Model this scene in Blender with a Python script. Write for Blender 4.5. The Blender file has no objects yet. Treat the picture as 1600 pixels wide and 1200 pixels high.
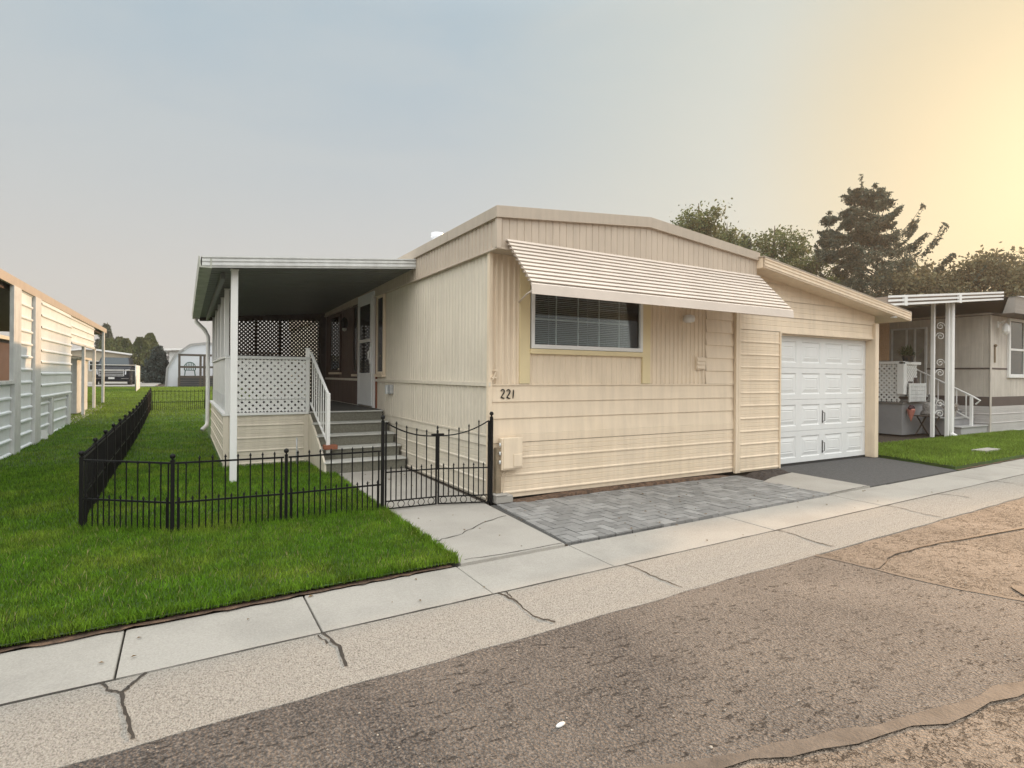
import bpy, math, random
import numpy as np
from mathutils import Vector, Matrix
random.seed(7); RNG = np.random.default_rng(11)
R = math.radians
scn = bpy.context.scene
COL = scn.collection

# ------------------------------------------------------------------ camera
cam_d = bpy.data.cameras.new('camera')
cam = bpy.data.objects.new('camera', cam_d); COL.objects.link(cam)
cam.matrix_world = (Matrix.Translation((0, 0, 1.45)) @ Matrix.Rotation(R(-30), 4, 'Z')
                    @ Matrix.Rotation(R(90), 4, 'X') @ Matrix.Rotation(R(.45), 4, 'Z'))
cam_d.sensor_width = 36; cam_d.lens = 36 * 888.6 / 1600
cam_d.shift_y = -13 / 1600
cam_d.clip_start = .05; cam_d.clip_end = 3000
scn.camera = cam

# ------------------------------------------------------------------ sun, sky, exposure
SUN_EL, SUN_AZ = 17.5, 13.0          # elevation, angle from +X towards +Y
sd = Vector((math.cos(R(SUN_EL)) * math.cos(R(SUN_AZ)), math.cos(R(SUN_EL)) * math.sin(R(SUN_AZ)), math.sin(R(SUN_EL))))
sun_d = bpy.data.lights.new('sun', 'SUN'); sun_d.energy = 3.9; sun_d.angle = R(1.6); sun_d.color = (1, .62, .33)
sun = bpy.data.objects.new('sun', sun_d); COL.objects.link(sun)
sun.rotation_euler = sd.to_track_quat('Z', 'Y').to_euler()
scn.view_settings.view_transform = 'Standard'; scn.view_settings.look = 'None'
scn.view_settings.exposure = .10; scn.view_settings.gamma = 1

w = bpy.data.worlds.new('World'); scn.world = w; w.use_nodes = True
def build_sky():
    nt = w.node_tree; nt.nodes.clear(); N = nt.nodes; L = nt.links.new
    out = N.new('ShaderNodeOutputWorld')
    sky = N.new('ShaderNodeTexSky'); sky.sky_type = 'NISHITA'; sky.sun_disc = False
    sky.sun_elevation = R(SUN_EL); sky.sun_rotation = R(90 - SUN_AZ); sky.dust_density = 5; sky.air_density = 1.2
    tc = N.new('ShaderNodeTexCoord'); sep = N.new('ShaderNodeSeparateXYZ'); L(tc.outputs['Generated'], sep.inputs[0])
    def math_(op, a, b=None, c=None):
        n = N.new('ShaderNodeMath'); n.operation = op
        for i, x in enumerate((a, b, c)):
            if x is None: continue
            if isinstance(x, (int, float)): n.inputs[i].default_value = x
            else: L(x, n.inputs[i])
        return n.outputs[0]
    def dot(vec):
        n = N.new('ShaderNodeVectorMath'); n.operation = 'DOT_PRODUCT'; L(tc.outputs['Generated'], n.inputs[0]); n.inputs[1].default_value = vec
        return n.outputs['Value']
    def rng(v, a, b, c=0, d=1):
        n = N.new('ShaderNodeMapRange'); n.interpolation_type = 'SMOOTHSTEP'; L(v, n.inputs[0])
        for i, x in enumerate((a, b, c, d)): n.inputs[i + 1].default_value = x
        return n.outputs[0]
    def mix(f, a, b, mode='MIX'):
        n = N.new('ShaderNodeMix'); n.data_type = 'RGBA'; n.blend_type = mode
        if isinstance(f, (int, float)): n.inputs[0].default_value = f
        else: L(f, n.inputs[0])
        for s, x in ((6, a), (7, b)):
            if isinstance(x, tuple): n.inputs[s].default_value = (*x, 1)
            else: L(x, n.inputs[s])
        return n.outputs[2]
    z = sep.outputs['Z']
    # thin smoke and cloud: streaky noise
    mp = N.new('ShaderNodeMapping'); mp.inputs['Scale'].default_value = (1.2, 1.2, 3.2); mp.inputs['Rotation'].default_value = (.35, .2, .5)
    L(tc.outputs['Generated'], mp.inputs[0])
    nz = N.new('ShaderNodeTexNoise'); nz.inputs['Scale'].default_value = 2.2; nz.inputs['Detail'].default_value = 5; nz.inputs['Roughness'].default_value = .55
    nz.inputs['Distortion'].default_value = .6; L(mp.outputs[0], nz.inputs['Vector'])
    cl = rng(nz.outputs['Fac'], .36, .68)
    el = rng(z, -.06, .66)
    base = mix(el, (.675, .63, .58), (.405, .52, .60))
    base = mix(math_('MULTIPLY', cl, .28), base, (.60, .62, .61))
    sdv = dot(tuple(sd))
    g1 = rng(sdv, .60, 1.02)
    base = mix(math_('MULTIPLY', g1, .74), base, (.67, .675, .57))
    g2 = rng(sdv, .90, 1.01)
    base = mix(math_('MULTIPLY', g2, .9), base, (.63, .52, .31))
    # sky brightened overhead and behind the camera, added to light the shaded house front
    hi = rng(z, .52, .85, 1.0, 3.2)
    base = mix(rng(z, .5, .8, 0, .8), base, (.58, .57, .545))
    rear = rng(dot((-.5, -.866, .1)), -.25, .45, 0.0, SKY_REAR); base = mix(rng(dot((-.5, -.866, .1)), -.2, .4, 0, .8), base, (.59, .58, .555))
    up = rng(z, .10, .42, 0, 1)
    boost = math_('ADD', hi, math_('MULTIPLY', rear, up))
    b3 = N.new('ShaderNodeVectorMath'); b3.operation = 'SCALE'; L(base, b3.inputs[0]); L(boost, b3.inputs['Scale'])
    bg1 = N.new('ShaderNodeBackground'); L(sky.outputs[0], bg1.inputs[0]); bg1.inputs[1].default_value = .006
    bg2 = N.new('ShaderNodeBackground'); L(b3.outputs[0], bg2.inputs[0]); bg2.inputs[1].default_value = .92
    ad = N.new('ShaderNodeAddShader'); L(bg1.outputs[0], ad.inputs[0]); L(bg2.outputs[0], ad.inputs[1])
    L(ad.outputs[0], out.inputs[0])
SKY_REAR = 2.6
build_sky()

# ------------------------------------------------------------------ materials
MATS = {}
STREAK = {'cream_siding': .10, 'cream_side_siding': .10, 'tan_frieze': .10, 'tan_fascia': .10, 'white_metal_siding': .07, 'weathered_white': .12, 'garage_door_white': .03, 'grey_wood_siding': .15}
def mat(name, col, rough=.6, var=.12, vscale=3., bump=0., bscale=40., metal=0., spec=.5, col2=None, c2scale=1., c2lo=.45, c2hi=.65, detail=6, attr=None, trans=None, coat=0):
    m = bpy.data.materials.new(name); m.use_nodes = True; MATS[name] = m
    nt = m.node_tree; N = nt.nodes; L = nt.links.new
    p = N['Principled BSDF']; p.inputs['Roughness'].default_value = rough; p.inputs['Metallic'].default_value = metal
    p.inputs['Specular IOR Level'].default_value = spec
    if coat: p.inputs['Coat Weight'].default_value = coat; p.inputs['Coat Roughness'].default_value = .08
    geo = N.new('ShaderNodeNewGeometry'); pos = geo.outputs['Position']
    def noise(s, d=detail, r=.6):
        n = N.new('ShaderNodeTexNoise'); n.inputs['Scale'].default_value = s; n.inputs['Detail'].default_value = d; n.inputs['Roughness'].default_value = r
        L(pos, n.inputs['Vector']); return n.outputs['Fac']
    def mixc(f, a, b, mode='MIX'):
        n = N.new('ShaderNodeMix'); n.data_type = 'RGBA'; n.blend_type = mode
        if isinstance(f, float): n.inputs[0].default_value = f
        else: L(f, n.inputs[0])
        for s, x in ((6, a), (7, b)):
            if isinstance(x, tuple): n.inputs[s].default_value = (*x[:3], 1)
            else: L(x, n.inputs[s])
        return n.outputs[2]
    def rng(v, a, b, c=0., d=1.):
        n = N.new('ShaderNodeMapRange'); L(v, n.inputs[0])
        for i, x in enumerate((a, b, c, d)): n.inputs[i + 1].default_value = x
        return n.outputs[0]
    c = tuple(col)
    if col2 is not None:
        c = mixc(rng(noise(c2scale), c2lo, c2hi), c, tuple(col2))
    if var:
        v = rng(noise(vscale), .3, .7, 1 - var, 1 + var)
        n = N.new('ShaderNodeVectorMath'); n.operation = 'SCALE'
        if isinstance(c, tuple): n.inputs[0].default_value = c
        else: L(c, n.inputs[0])
        L(v, n.inputs['Scale']); c = n.outputs[0]
    if name in STREAK:      # rain streaks and dust runs
        mpn = N.new('ShaderNodeMapping'); mpn.inputs['Scale'].default_value = (7, 7, .55); L(pos, mpn.inputs[0])
        sn = N.new('ShaderNodeTexNoise'); sn.inputs['Scale'].default_value = 1.6; sn.inputs['Detail'].default_value = 8; sn.inputs['Roughness'].default_value = .65; L(mpn.outputs[0], sn.inputs['Vector'])
        n = N.new('ShaderNodeVectorMath'); n.operation = 'SCALE'; L(c, n.inputs[0]) if not isinstance(c, tuple) else setattr(n.inputs[0], 'default_value', c)
        L(rng(sn.outputs['Fac'], .42, .72, 1.0 + STREAK[name] * .25, 1 - STREAK[name]), n.inputs['Scale']); c = n.outputs[0]
    if attr:
        a = N.new('ShaderNodeAttribute'); a.attribute_name = 'rnd'
        n = N.new('ShaderNodeVectorMath'); n.operation = 'SCALE'
        if isinstance(c, tuple): n.inputs[0].default_value = c
        else: L(c, n.inputs[0])
        L(rng(a.outputs['Fac'], 0, 1, 1 - attr, 1 + attr), n.inputs['Scale']); c = n.outputs[0]
    if isinstance(c, tuple): p.inputs['Base Color'].default_value = (*c, 1)
    else: L(c, p.inputs['Base Color'])
    if bump:
        b = N.new('ShaderNodeBump'); b.inputs['Strength'].default_value = bump; b.inputs['Distance'].default_value = .02
        L(noise(bscale, 4), b.inputs['Height']); L(b.outputs[0], p.inputs['Normal'])
    if trans:
        t = N.new('ShaderNodeBsdfTranslucent')
        if isinstance(c, tuple): t.inputs[0].default_value = (*c, 1)
        else: L(c, t.inputs[0])
        ms = N.new('ShaderNodeMixShader'); ms.inputs[0].default_value = trans
        o = N['Material Output']; L(p.outputs[0], ms.inputs[1]); L(t.outputs[0], ms.inputs[2]); L(ms.outputs[0], o.inputs[0])
    return m
def glass(name, tint=(.9, .95, .95)):
    m = bpy.data.materials.new(name); m.use_nodes = True; nt = m.node_tree; N = nt.nodes; L = nt.links.new
    N.remove(N['Principled BSDF'])
    t = N.new('ShaderNodeBsdfTransparent'); t.inputs[0].default_value = (*tint, 1)
    g = N.new('ShaderNodeBsdfGlossy'); g.inputs['Roughness'].default_value = .02
    f = N.new('ShaderNodeFresnel'); f.inputs[0].default_value = 1.5
    ms = N.new('ShaderNodeMixShader'); L(f.outputs[0], ms.inputs[0]); L(t.outputs[0], ms.inputs[1]); L(g.outputs[0], ms.inputs[2])
    L(ms.outputs[0], N['Material Output'].inputs[0]); return m

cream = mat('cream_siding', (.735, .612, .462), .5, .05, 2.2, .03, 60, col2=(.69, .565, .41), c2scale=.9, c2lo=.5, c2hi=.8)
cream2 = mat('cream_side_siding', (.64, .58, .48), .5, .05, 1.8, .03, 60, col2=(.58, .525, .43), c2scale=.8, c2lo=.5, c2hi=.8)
frieze_m = mat('tan_frieze', (.50, .42, .335), .5, .05, 2.5, .02, 50)
fascia_m = mat('tan_fascia', (.44, .375, .30), .45, .05, 2.5, .02, 30)
yellow = mat('yellow_trim', (.70, .585, .35), .5, .06, 3, .03, 40)
awn_m = mat('awning_enamel', (.62, .545, .475), .4, .07, 2.5, .02, 30)
white = mat('white_enamel', (.74, .74, .725), .42, .05, 2.0, .02, 40)
white_d = mat('weathered_white', (.58, .59, .58), .5, .10, 6, .05, 30)
whiteroof = mat('white_roof', (.75, .77, .80), .35, .05, 1)
gdoor_m = mat('garage_door_white', (.70, .71, .70), .42, .035, 1.2, .02, 90)
sidew = mat('white_metal_siding', (.76, .80, .82), .4, .06, 1.5, .02, 20)
galv = mat('dull_metal', (.42, .43, .43), .45, .1, 5, metal=.3)
galv_d = mat('dark_steel', (.06, .06, .06), .4, .1, 5)
grnmetal = mat('stained_gutter', (.36, .37, .32), .5, .25, 6, .05, 20)
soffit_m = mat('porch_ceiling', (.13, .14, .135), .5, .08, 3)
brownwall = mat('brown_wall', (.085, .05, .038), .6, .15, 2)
darkwood = mat('dark_wood', (.07, .055, .045), .7, .2, 8)
lat_shaded = mat('lattice_shaded', (.07, .05, .04), .7, .15, 8)  # dark colour carries the shade seen from inside the porch
conc = mat('concrete', (.345, .325, .292), .85, .13, 95, .35, 90, col2=(.285, .268, .24), c2scale=1.6, c2lo=.42, c2hi=.7)
conc_agg = mat('gutter_concrete', (.385, .36, .322), .9, .32, 150, 1.0, 120, col2=(.15, .135, .115), c2scale=110, c2lo=.48, c2hi=.70)
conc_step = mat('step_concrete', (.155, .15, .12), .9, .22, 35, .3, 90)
dkdeck = mat('deck_carpet', (.075, .07, .06), .9, .2, 6)
nosing = mat('step_nosing', (.45, .45, .42), .8, .1, 8, .2, 60)
stone = mat('paver', (.225, .222, .215), .85, .14, 9, .35, 80, attr=.22)
sand = mat('joint_sand', (.06, .058, .055), .95, .2, 20)
black = mat('black_enamel', (.004, .004, .0045), .5, .2, 10, spec=.22)
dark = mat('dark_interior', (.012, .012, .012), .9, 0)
rubber = mat('rubber', (.02, .02, .02), .7, .2, 10)
darkglass = mat('dark_glass', (.015, .02, .022), .04, 0, spec=.8)
pane_m = glass('window_glass')
blind_m = mat('blind', (.34, .35, .34), .5, .05, 3)
soil = mat('soil', (.055, .04, .028), .95, .4, 15, .8, 40)
litter = mat('leaf_litter', (.14, .085, .055), .95, .5, 25, 1, 40, col2=(.06, .04, .028), c2scale=14)
mulch = mat('mulch', (.05, .04, .035), .95, .5, 30, 1, 50)
lawn_m = mat('lawn_turf', (.05, .10, .018), .95, .3, 3, .6, 60, col2=(.05, .07, .02), c2scale=1.0)
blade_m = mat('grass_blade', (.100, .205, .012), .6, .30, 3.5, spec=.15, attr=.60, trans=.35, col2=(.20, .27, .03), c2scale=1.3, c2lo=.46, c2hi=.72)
blade_y = mat('grass_blade_sunny', (.17, .26, .035), .6, .25, 1.2, spec=.15, attr=.4, trans=.35)  # lit copy of the blade colour, sunlight put into the tone
road_m = None
wood = mat('old_wood', (.23, .18, .12), .85, .2, 12, .3, 40)
brick_m = mat('orange_brick', (.24, .085, .045), .85, .2, 20, .3, 60)
crack_m = mat('crack', (.035, .03, .025), .95, .3, 20)
asph_new = mat('driveway_asphalt', (.072, .071, .071), .85, .25, 22, .5, 140)

def crack_asphalt(name, col, col2, cs=2.4, chip=.8, cw=.012, crk=True, dist=.25, x_blend=None):
    m = bpy.data.materials.new(name); m.use_nodes = True; nt = m.node_tree; N = nt.nodes; L = nt.links.new
    p = N['Principled BSDF']; p.inputs['Roughness'].default_value = .82; p.inputs['Specular IOR Level'].default_value = .35
    geo = N.new('ShaderNodeNewGeometry'); pos = geo.outputs['Position']
    def noise(s, d=6, r=.6):
        n = N.new('ShaderNodeTexNoise'); n.inputs['Scale'].default_value = s; n.inputs['Detail'].default_value = d; n.inputs['Roughness'].default_value = r
        L(pos, n.inputs['Vector']); return n
    def mixc(f, a, b, mode='MIX'):
        n = N.new('ShaderNodeMix'); n.data_type = 'RGBA'; n.blend_type = mode
        if isinstance(f, float): n.inputs[0].default_value = f
        else: L(f, n.inputs[0])
        for s, x in ((6, a), (7, b)):
            if isinstance(x, tuple): n.inputs[s].default_value = (*x[:3], 1)
            else: L(x, n.inputs[s])
        return n.outputs[2]
    def rng(v, a, b, c=0., d=1.):
        n = N.new('ShaderNodeMapRange'); L(v, n.inputs[0])
        for i, x in enumerate((a, b, c, d)): n.inputs[i + 1].default_value = x
        return n.outputs[0]
    def mth(op, a, b):
        n = N.new('ShaderNodeMath'); n.operation = op
        for i, x in enumerate((a, b)):
            if isinstance(x, float): n.inputs[i].default_value = x
            else: L(x, n.inputs[i])
        return n.outputs[0]
    wf = rng(noise(1.1).outputs['Fac'], .38, .66)
    if x_blend:      # colour blends towards the lighter tone along the street
        sx = N.new('ShaderNodeSeparateXYZ'); L(pos, sx.inputs[0]); wf = mth('ADD', mth('MULTIPLY', wf, .45), rng(sx.outputs['X'], x_blend[0], x_blend[1], 0., .55))
    c = mixc(wf, col, col2)
    sp = noise(60, 3, .7).outputs['Fac']
    c = mixc(rng(sp, .42, .75, 0., .55), c, tuple(min(1, x * 2.1) for x in col2))
    c = mixc(rng(noise(26, 3, .6).outputs['Fac'], .40, .22, 0., .7), c, tuple(x * .35 for x in col))
    mpp = N.new('ShaderNodeMapping'); mpp.inputs['Scale'].default_value = (.55, 1.5, 1); mpp.inputs['Rotation'].default_value = (0, 0, .45); L(pos, mpp.inputs[0])
    pn = N.new('ShaderNodeTexNoise'); pn.inputs['Scale'].default_value = 24; pn.inputs['Detail'].default_value = 4; pn.inputs['Roughness'].default_value = .7; L(mpp.outputs[0], pn.inputs['Vector'])
    pit = mth('MULTIPLY', rng(pn.outputs['Fac'], .41, .35), rng(noise(1.7).outputs['Fac'], .30, .55))
    c = mixc(mth('MULTIPLY', pit, .75), c, tuple(x * .3 for x in col))
    vo = N.new('ShaderNodeTexVoronoi'); vo.inputs['Scale'].default_value = 75; L(pos, vo.inputs['Vector'])
    h = mth('ADD', mth('MULTIPLY', vo.outputs['Distance'], chip), mth('MULTIPLY', noise(22, 5, .7).outputs['Fac'], 1.2 * chip))
    h = mth('SUBTRACT', h, mth('MULTIPLY', pit, 1.6))
    if crk:
        dn = noise(3.2, 5, .65)
        vm = N.new('ShaderNodeVectorMath'); vm.operation = 'SCALE'; L(dn.outputs['Color'], vm.inputs[0]); vm.inputs['Scale'].default_value = dist * 2
        va = N.new('ShaderNodeVectorMath'); L(pos, va.inputs[0]); L(vm.outputs[0], va.inputs[1])
        ve = N.new('ShaderNodeTexVoronoi'); ve.feature = 'DISTANCE_TO_EDGE'; ve.inputs['Scale'].default_value = cs; L(va.outputs[0], ve.inputs['Vector'])
        msk = mth('MULTIPLY', rng(ve.outputs['Distance'], cw, cw * .2), rng(noise(1.3).outputs['Fac'], .34, .52))
        v2 = N.new('ShaderNodeTexVoronoi'); v2.feature = 'DISTANCE_TO_EDGE'; v2.inputs['Scale'].default_value = cs * 3.3; L(va.outputs[0], v2.inputs['Vector'])
        m2 = mth('MULTIPLY', rng(v2.outputs['Distance'], cw * 1.6, cw * .2), rng(noise(2.1).outputs['Fac'], .46, .62)); msk = mth('MAXIMUM', msk, mth('MULTIPLY', m2, .7))
        c = mixc(mth('MULTIPLY', msk, .8), c, tuple(x * .22 for x in col))
        h = mth('SUBTRACT', h, mth('MULTIPLY', msk, 2.5))
    L(c, p.inputs['Base Color'])
    b = N.new('ShaderNodeBump'); b.inputs['Strength'].default_value = .9; b.inputs['Distance'].default_value = .018
    L(h, b.inputs['Height']); L(b.outputs[0], p.inputs['Normal'])
    return m
road_tan = crack_asphalt('road_worn_asphalt', (.165, .132, .104), (.24, .192, .15), 2.7, .9, .020, True, .5)
tar = mat('tar_band', (.125, .10, .08), .75, .22, 14, .4, 60, col2=(.09, .072, .058), c2scale=5)
road_seal = crack_asphalt('road_sealed_asphalt', (.046, .042, .042), (.225, .192, .163), 5, 1.5, .01, False, x_blend=(.4, 5))

# ------------------------------------------------------------------ builders
ORG = {}
class MB:
    def __init__(s): s.v = []; s.f = []
    def add(s, vs, fs):
        b = len(s.v); s.v += [tuple(x) for x in vs]; s.f += [tuple(b + i for i in f) for f in fs]; return s
    def box(s, x0, x1, y0, y1, z0, z1):
        v = [(x0, y0, z0), (x1, y0, z0), (x1, y1, z0), (x0, y1, z0), (x0, y0, z1), (x1, y0, z1), (x1, y1, z1), (x0, y1, z1)]
        return s.add(v, [(0, 3, 2, 1), (4, 5, 6, 7), (0, 1, 5, 4), (1, 2, 6, 5), (2, 3, 7, 6), (3, 0, 4, 7)])
    def bar(s, a, b, wx, wz=None, up=(0, 0, 1)):
        wz = wz or wx; a = Vector(a); b = Vector(b); d = (b - a).normalized(); u = Vector(up)
        if abs(d.dot(u)) > .98: u = Vector((0, 1, 0))
        x = d.cross(u).normalized() * wx / 2; y = x.cross(d).normalized() * wz / 2
        v = [p + i * x + j * y for p in (a, b) for i, j in ((-1, -1), (1, -1), (1, 1), (-1, 1))]
        return s.add(v, [(0, 1, 2, 3), (7, 6, 5, 4), (0, 4, 5, 1), (1, 5, 6, 2), (2, 6, 7, 3), (3, 7, 4, 0)])
    def tube(s, pts, r, n=8, r2=None, cap=True):
        pts = [Vector(p) for p in pts]; k = len(pts); rings = []
        rs = r if isinstance(r, (list, tuple)) else [r + ((r2 if r2 is not None else r) - r) * i / max(1, k - 1) for i in range(k)]
        ref = None; b = len(s.v)
        for i, p in enumerate(pts):
            d = (pts[min(i + 1, k - 1)] - pts[max(i - 1, 0)]).normalized()
            if ref is None: ref = d.orthogonal().normalized()
            else:
                ref = ref - d * ref.dot(d)
                ref = ref.normalized() if ref.length > 1e-6 else d.orthogonal().normalized()
            o = d.cross(ref)
            for j in range(n):
                a = 2 * math.pi * j / n; s.v.append(tuple(p + (ref * math.cos(a) + o * math.sin(a)) * rs[i]))
        for i in range(k - 1):
            for j in range(n):
                s.f.append((b + i * n + j, b + i * n + (j + 1) % n, b + (i + 1) * n + (j + 1) % n, b + (i + 1) * n + j))
        if cap:
            s.f.append(tuple(b + j for j in range(n))[::-1]); s.f.append(tuple(b + (k - 1) * n + j for j in range(n)))
        return s
    def prism(s, poly, vec):
        n = len(poly); vec = Vector(vec); a = [Vector(p) for p in poly]
        return s.add(a + [p + vec for p in a], [tuple(range(n))[::-1], tuple(range(n, 2 * n))] + [(i, (i + 1) % n, n + (i + 1) % n, n + i) for i in range(n)])
    def sheet(s, P, A, B, Nn, prof):
        P, A, B, Nn = Vector(P), Vector(A), Vector(B), Vector(Nn); v = []
        for t, o in prof: q = P + A * t + Nn * o; v += [q, q + B]
        return s.add(v, [(2 * i, 2 * i + 1, 2 * i + 3, 2 * i + 2) for i in range(len(prof) - 1)])
    def lathe(s, prof, c, n=12):
        b = len(s.v); k = len(prof)
        for r, z in prof:
            for j in range(n):
                a = 2 * math.pi * j / n; s.v.append((c[0] + r * math.cos(a), c[1] + r * math.sin(a), c[2] + z))
        for i in range(k - 1):
            for j in range(n): s.f.append((b + i * n + j, b + i * n + (j + 1) % n, b + (i + 1) * n + (j + 1) % n, b + (i + 1) * n + j))
        s.f.append(tuple(b + j for j in range(n))[::-1]); s.f.append(tuple(b + (k - 1) * n + j for j in range(n)))
        return s
    def ball(s, c, r, n=10, sz=1.):
        return s.lathe([(max(1e-3, r * math.sin(math.pi * i / 7)), -sz * r * math.cos(math.pi * i / 7)) for i in range(8)], c, n)
    def lattice(s, P, ex, ey, w_, h_, pitch, sw, th):
        P, ex, ey = Vector(P), Vector(ex), Vector(ey); nn = ex.cross(ey)
        for sg in (1, -1):
            off = 0 if sg == 1 else th * 1.05
            c = -h_ if sg == 1 else 0.
            lim = w_ if sg == 1 else w_ + h_
            c += pitch * .5
            while c < lim:
                # line x - sg*y = c
                y0, y1 = 0., h_
                if sg == 1: y0 = max(0, -c); y1 = min(h_, w_ - c); X = lambda y: c + y
                else: y0 = max(0, c - w_); y1 = min(h_, c); X = lambda y: c - y
                if y1 - y0 > .005:
                    a = P + ex * X(y0) + ey * y0 + nn * off; b = P + ex * X(y1) + ey * y1 + nn * off
                    s.bar(a, b, sw, th, up=nn)
                c += pitch
        return s
    def build(s, name, m, parent=None, smooth=False, bev=0., rnd=None):
        o0 = ORG.get(parent.name, Vector()) if parent else Vector()
        me = bpy.data.meshes.new(name)
        me.from_pydata([tuple(Vector(p) - o0) for p in s.v], [], s.f)
        me.materials.append(m)
        if smooth: me.polygons.foreach_set('use_smooth', [True] * len(me.polygons))
        if rnd is not None:
            a = me.attributes.new('rnd', 'FLOAT', 'FACE'); a.data.foreach_set('value', rnd)
        me.update()
        o = bpy.data.objects.new(name, me); COL.objects.link(o)
        if parent: o.parent = parent
        ORG[o.name] = o0
        if bev:
            bm = o.modifiers.new('bevel', 'BEVEL'); bm.width = bev; bm.segments = 2; bm.limit_method = 'ANGLE'; bm.angle_limit = R(40)
        return o
def tag(o, label=None, cat=None, group=None, kind=None):
    for k, x in (('label', label), ('category', cat), ('group', group), ('kind', kind)):
        if x: o[k] = x
    return o
def thing(name, loc, label, cat, group=None):
    o = bpy.data.objects.new(name, None); COL.objects.link(o); o.location = loc; o.empty_display_size = .1
    ORG[o.name] = Vector(loc); return tag(o, label, cat, group)
def struct(name, m, mm, **k): return tag(m.build(name, mm, **k), kind='structure')
def copy_tree(o, parent=None):
    c = o.copy(); COL.objects.link(c); ORG[c.name] = ORG.get(o.name, Vector()); c.parent = parent
    for ch in list(o.children): copy_tree(ch, c)
    return c
X, Y, Z = Vector((1, 0, 0)), Vector((0, 1, 0)), Vector((0, 0, 1))

def ribs(L_, pitch, wd, dp, start=.0):
    p = [(0, 0)]; t = start + pitch * .5
    while t + wd < L_:
        p += [(t - wd, 0), (t - wd * .3, -dp), (t + wd * .3, -dp), (t + wd, 0)]; t += pitch
    return p + [(L_, 0)]
def corr(L_, pitch, amp):
    p = []; t = 0; k = 0
    while t < L_:
        p += [(t, 0), (t + pitch * .30, 0), (t + pitch * .45, amp), (t + pitch * .85, amp)]; t += pitch
    return [q for q in p if q[0] < L_] + [(L_, 0)]
def lap(H, zs, d=.014):
    p = []
    for a, b in zip(zs[:-1], zs[1:]): p += [(a, d), (a + .001, d), (b - .002, .001)]
    return p + [(H, .001)]
def metal_sd(H, pitch, st=0.):
    p = [(0, .004)]; t = st
    while t < H - .03:
        q = [(0, .006), (.004, .020), (.016, .020), (.03, .008), (.07, .008), (.074, .0035), (.08, .008), (.13, .008), (.134, .0035), (.14, .008), (pitch - .004, .006)]
        p += [(t + a, b) for a, b in q if t + a < H]; t += pitch
    return p + [(H, .005)]

# ------------------------------------------------------------------ ground, lawns, street
def gz(v):
    return float(np.interp(v, [0, 14, 18, 21, 25.5, 30, 34, 45, 90], [0, 0, .09, .19, .32, .48, .60, .65, .65]))
sw = lambda u: 3.935 + .036 * u
gt = lambda u: 3.335 + .032 * u
ap = lambda u: 2.934 + .032 * u
def strip(m, us, f0, f1, z0, z1, n=1):
    b = len(m.v)
    for u in us:
        for i in range(n + 1):
            t = i / n; m.v.append((u, f0(u) + (f1(u) - f0(u)) * t, (z0 + (z1 - z0) * t) if not callable(z0) else z0(u, t)))
    for k in range(len(us) - 1):
        for i in range(n):
            a = b + k * (n + 1) + i; m.f.append((a, a + n + 1, a + n + 2, a + 1))
    return m
# ground: one sheet to the horizon
g = MB(); vs = [-600, -40, 3.0, 3.6, 4.3] + list(np.arange(6, 92, 2.)) + [200, 900]
us = [-900, -60, -20, 0, 20, 60, 900]
for v in vs:
    for u in us: g.v.append((u, v, -.32 if v < 3.7 else gz(v) - .05))
n = len(us)
for j in range(len(vs) - 1):
    for i in range(n - 1): a = j * n + i; g.f.append((a, a + 1, a + n + 1, a + n))
struct('ground', g, soil)
US = list(np.arange(-40, 61, 1.))
struct('road', strip(MB(), US, lambda u: ap(u) + .05, lambda u: -9 + .03 * u, lambda u, t: -.155 + .02 * t, None, 6), road_tan)
# dark sealed part of the road with its tar-banded edges
poly = [(-40, ap(-40) - .003)] + [(u, ap(u) - .003) for u in np.arange(-20, 4.9, .5)] + [(4.95, ap(4.95) - .003), (5.02, 2.7), (5.06, 2.36), (5.13, 2.02), (5.3, 1.68), (5.15, 1.45), (4.6, 1.30), (3.84, 1.24), (3.09, 1.335), (2.39, 1.49), (1.76, 1.67), (1.0, 1.92), (.2, 2.12), (-1, 2.25), (-4, 2.1), (-40, 1.6)]
rq = random.Random(5); pp = []
def rag(P, i0, i1, j):
    out = P[:i0]
    for k in range(i0, i1):
        a, b_ = P[k], P[k + 1]; n_ = max(1, int(math.dist(a, b_) / .05))
        for q in range(n_): t = q / n_; out.append((a[0] + (b_[0] - a[0]) * t + rq.uniform(-j, j), a[1] + (b_[1] - a[1]) * t + rq.uniform(-j, j)))
    return out + P[i1:]
ia = next(k for k, p in enumerate(poly) if p[0] == 5.02); poly = rag(poly, ia, len(poly) - 2, .012)
m = MB(); m.add([(u, v, -.1485) for u, v in poly], [tuple(range(len(poly)))[::-1]]); struct('road_seal_coat', m, road_seal)
def ribbon(m, pts, wd, z, jit=0., sub=1, seed=0):
    rr = random.Random(seed); P = []
    for a, b in zip(pts[:-1], pts[1:]):
        for k in range(sub): t = k / sub; P.append(Vector((a[0] + (b[0] - a[0]) * t, a[1] + (b[1] - a[1]) * t)))
    P.append(Vector(pts[-1][:2])); P = [P[0]] + [p + Vector((rr.uniform(-jit, jit), rr.uniform(-jit, jit))) for p in P[1:-1]] + [P[-1]]
    b = len(m.v)
    for i, p in enumerate(P):
        d = (P[min(i + 1, len(P) - 1)] - P[max(0, i - 1)]).normalized(); q = Vector((-d.y, d.x)) * wd * .5 * (rr.uniform(.5, 1.4) if jit else 1)
        zz = z(p) if callable(z) else z
        m.v += [(p.x + q.x, p.y + q.y, zz), (p.x - q.x, p.y - q.y, zz)]
    for i in range(len(P) - 1): m.f.append((b + 2 * i, b + 2 * i + 1, b + 2 * i + 3, b + 2 * i + 2))
    return m
m = MB()
ribbon(m, [(4.95, 3.07), (5.02, 2.7), (5.06, 2.36), (5.13, 2.02), (5.3, 1.66)], .06, -.1445, .006, 3, 1)
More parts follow.
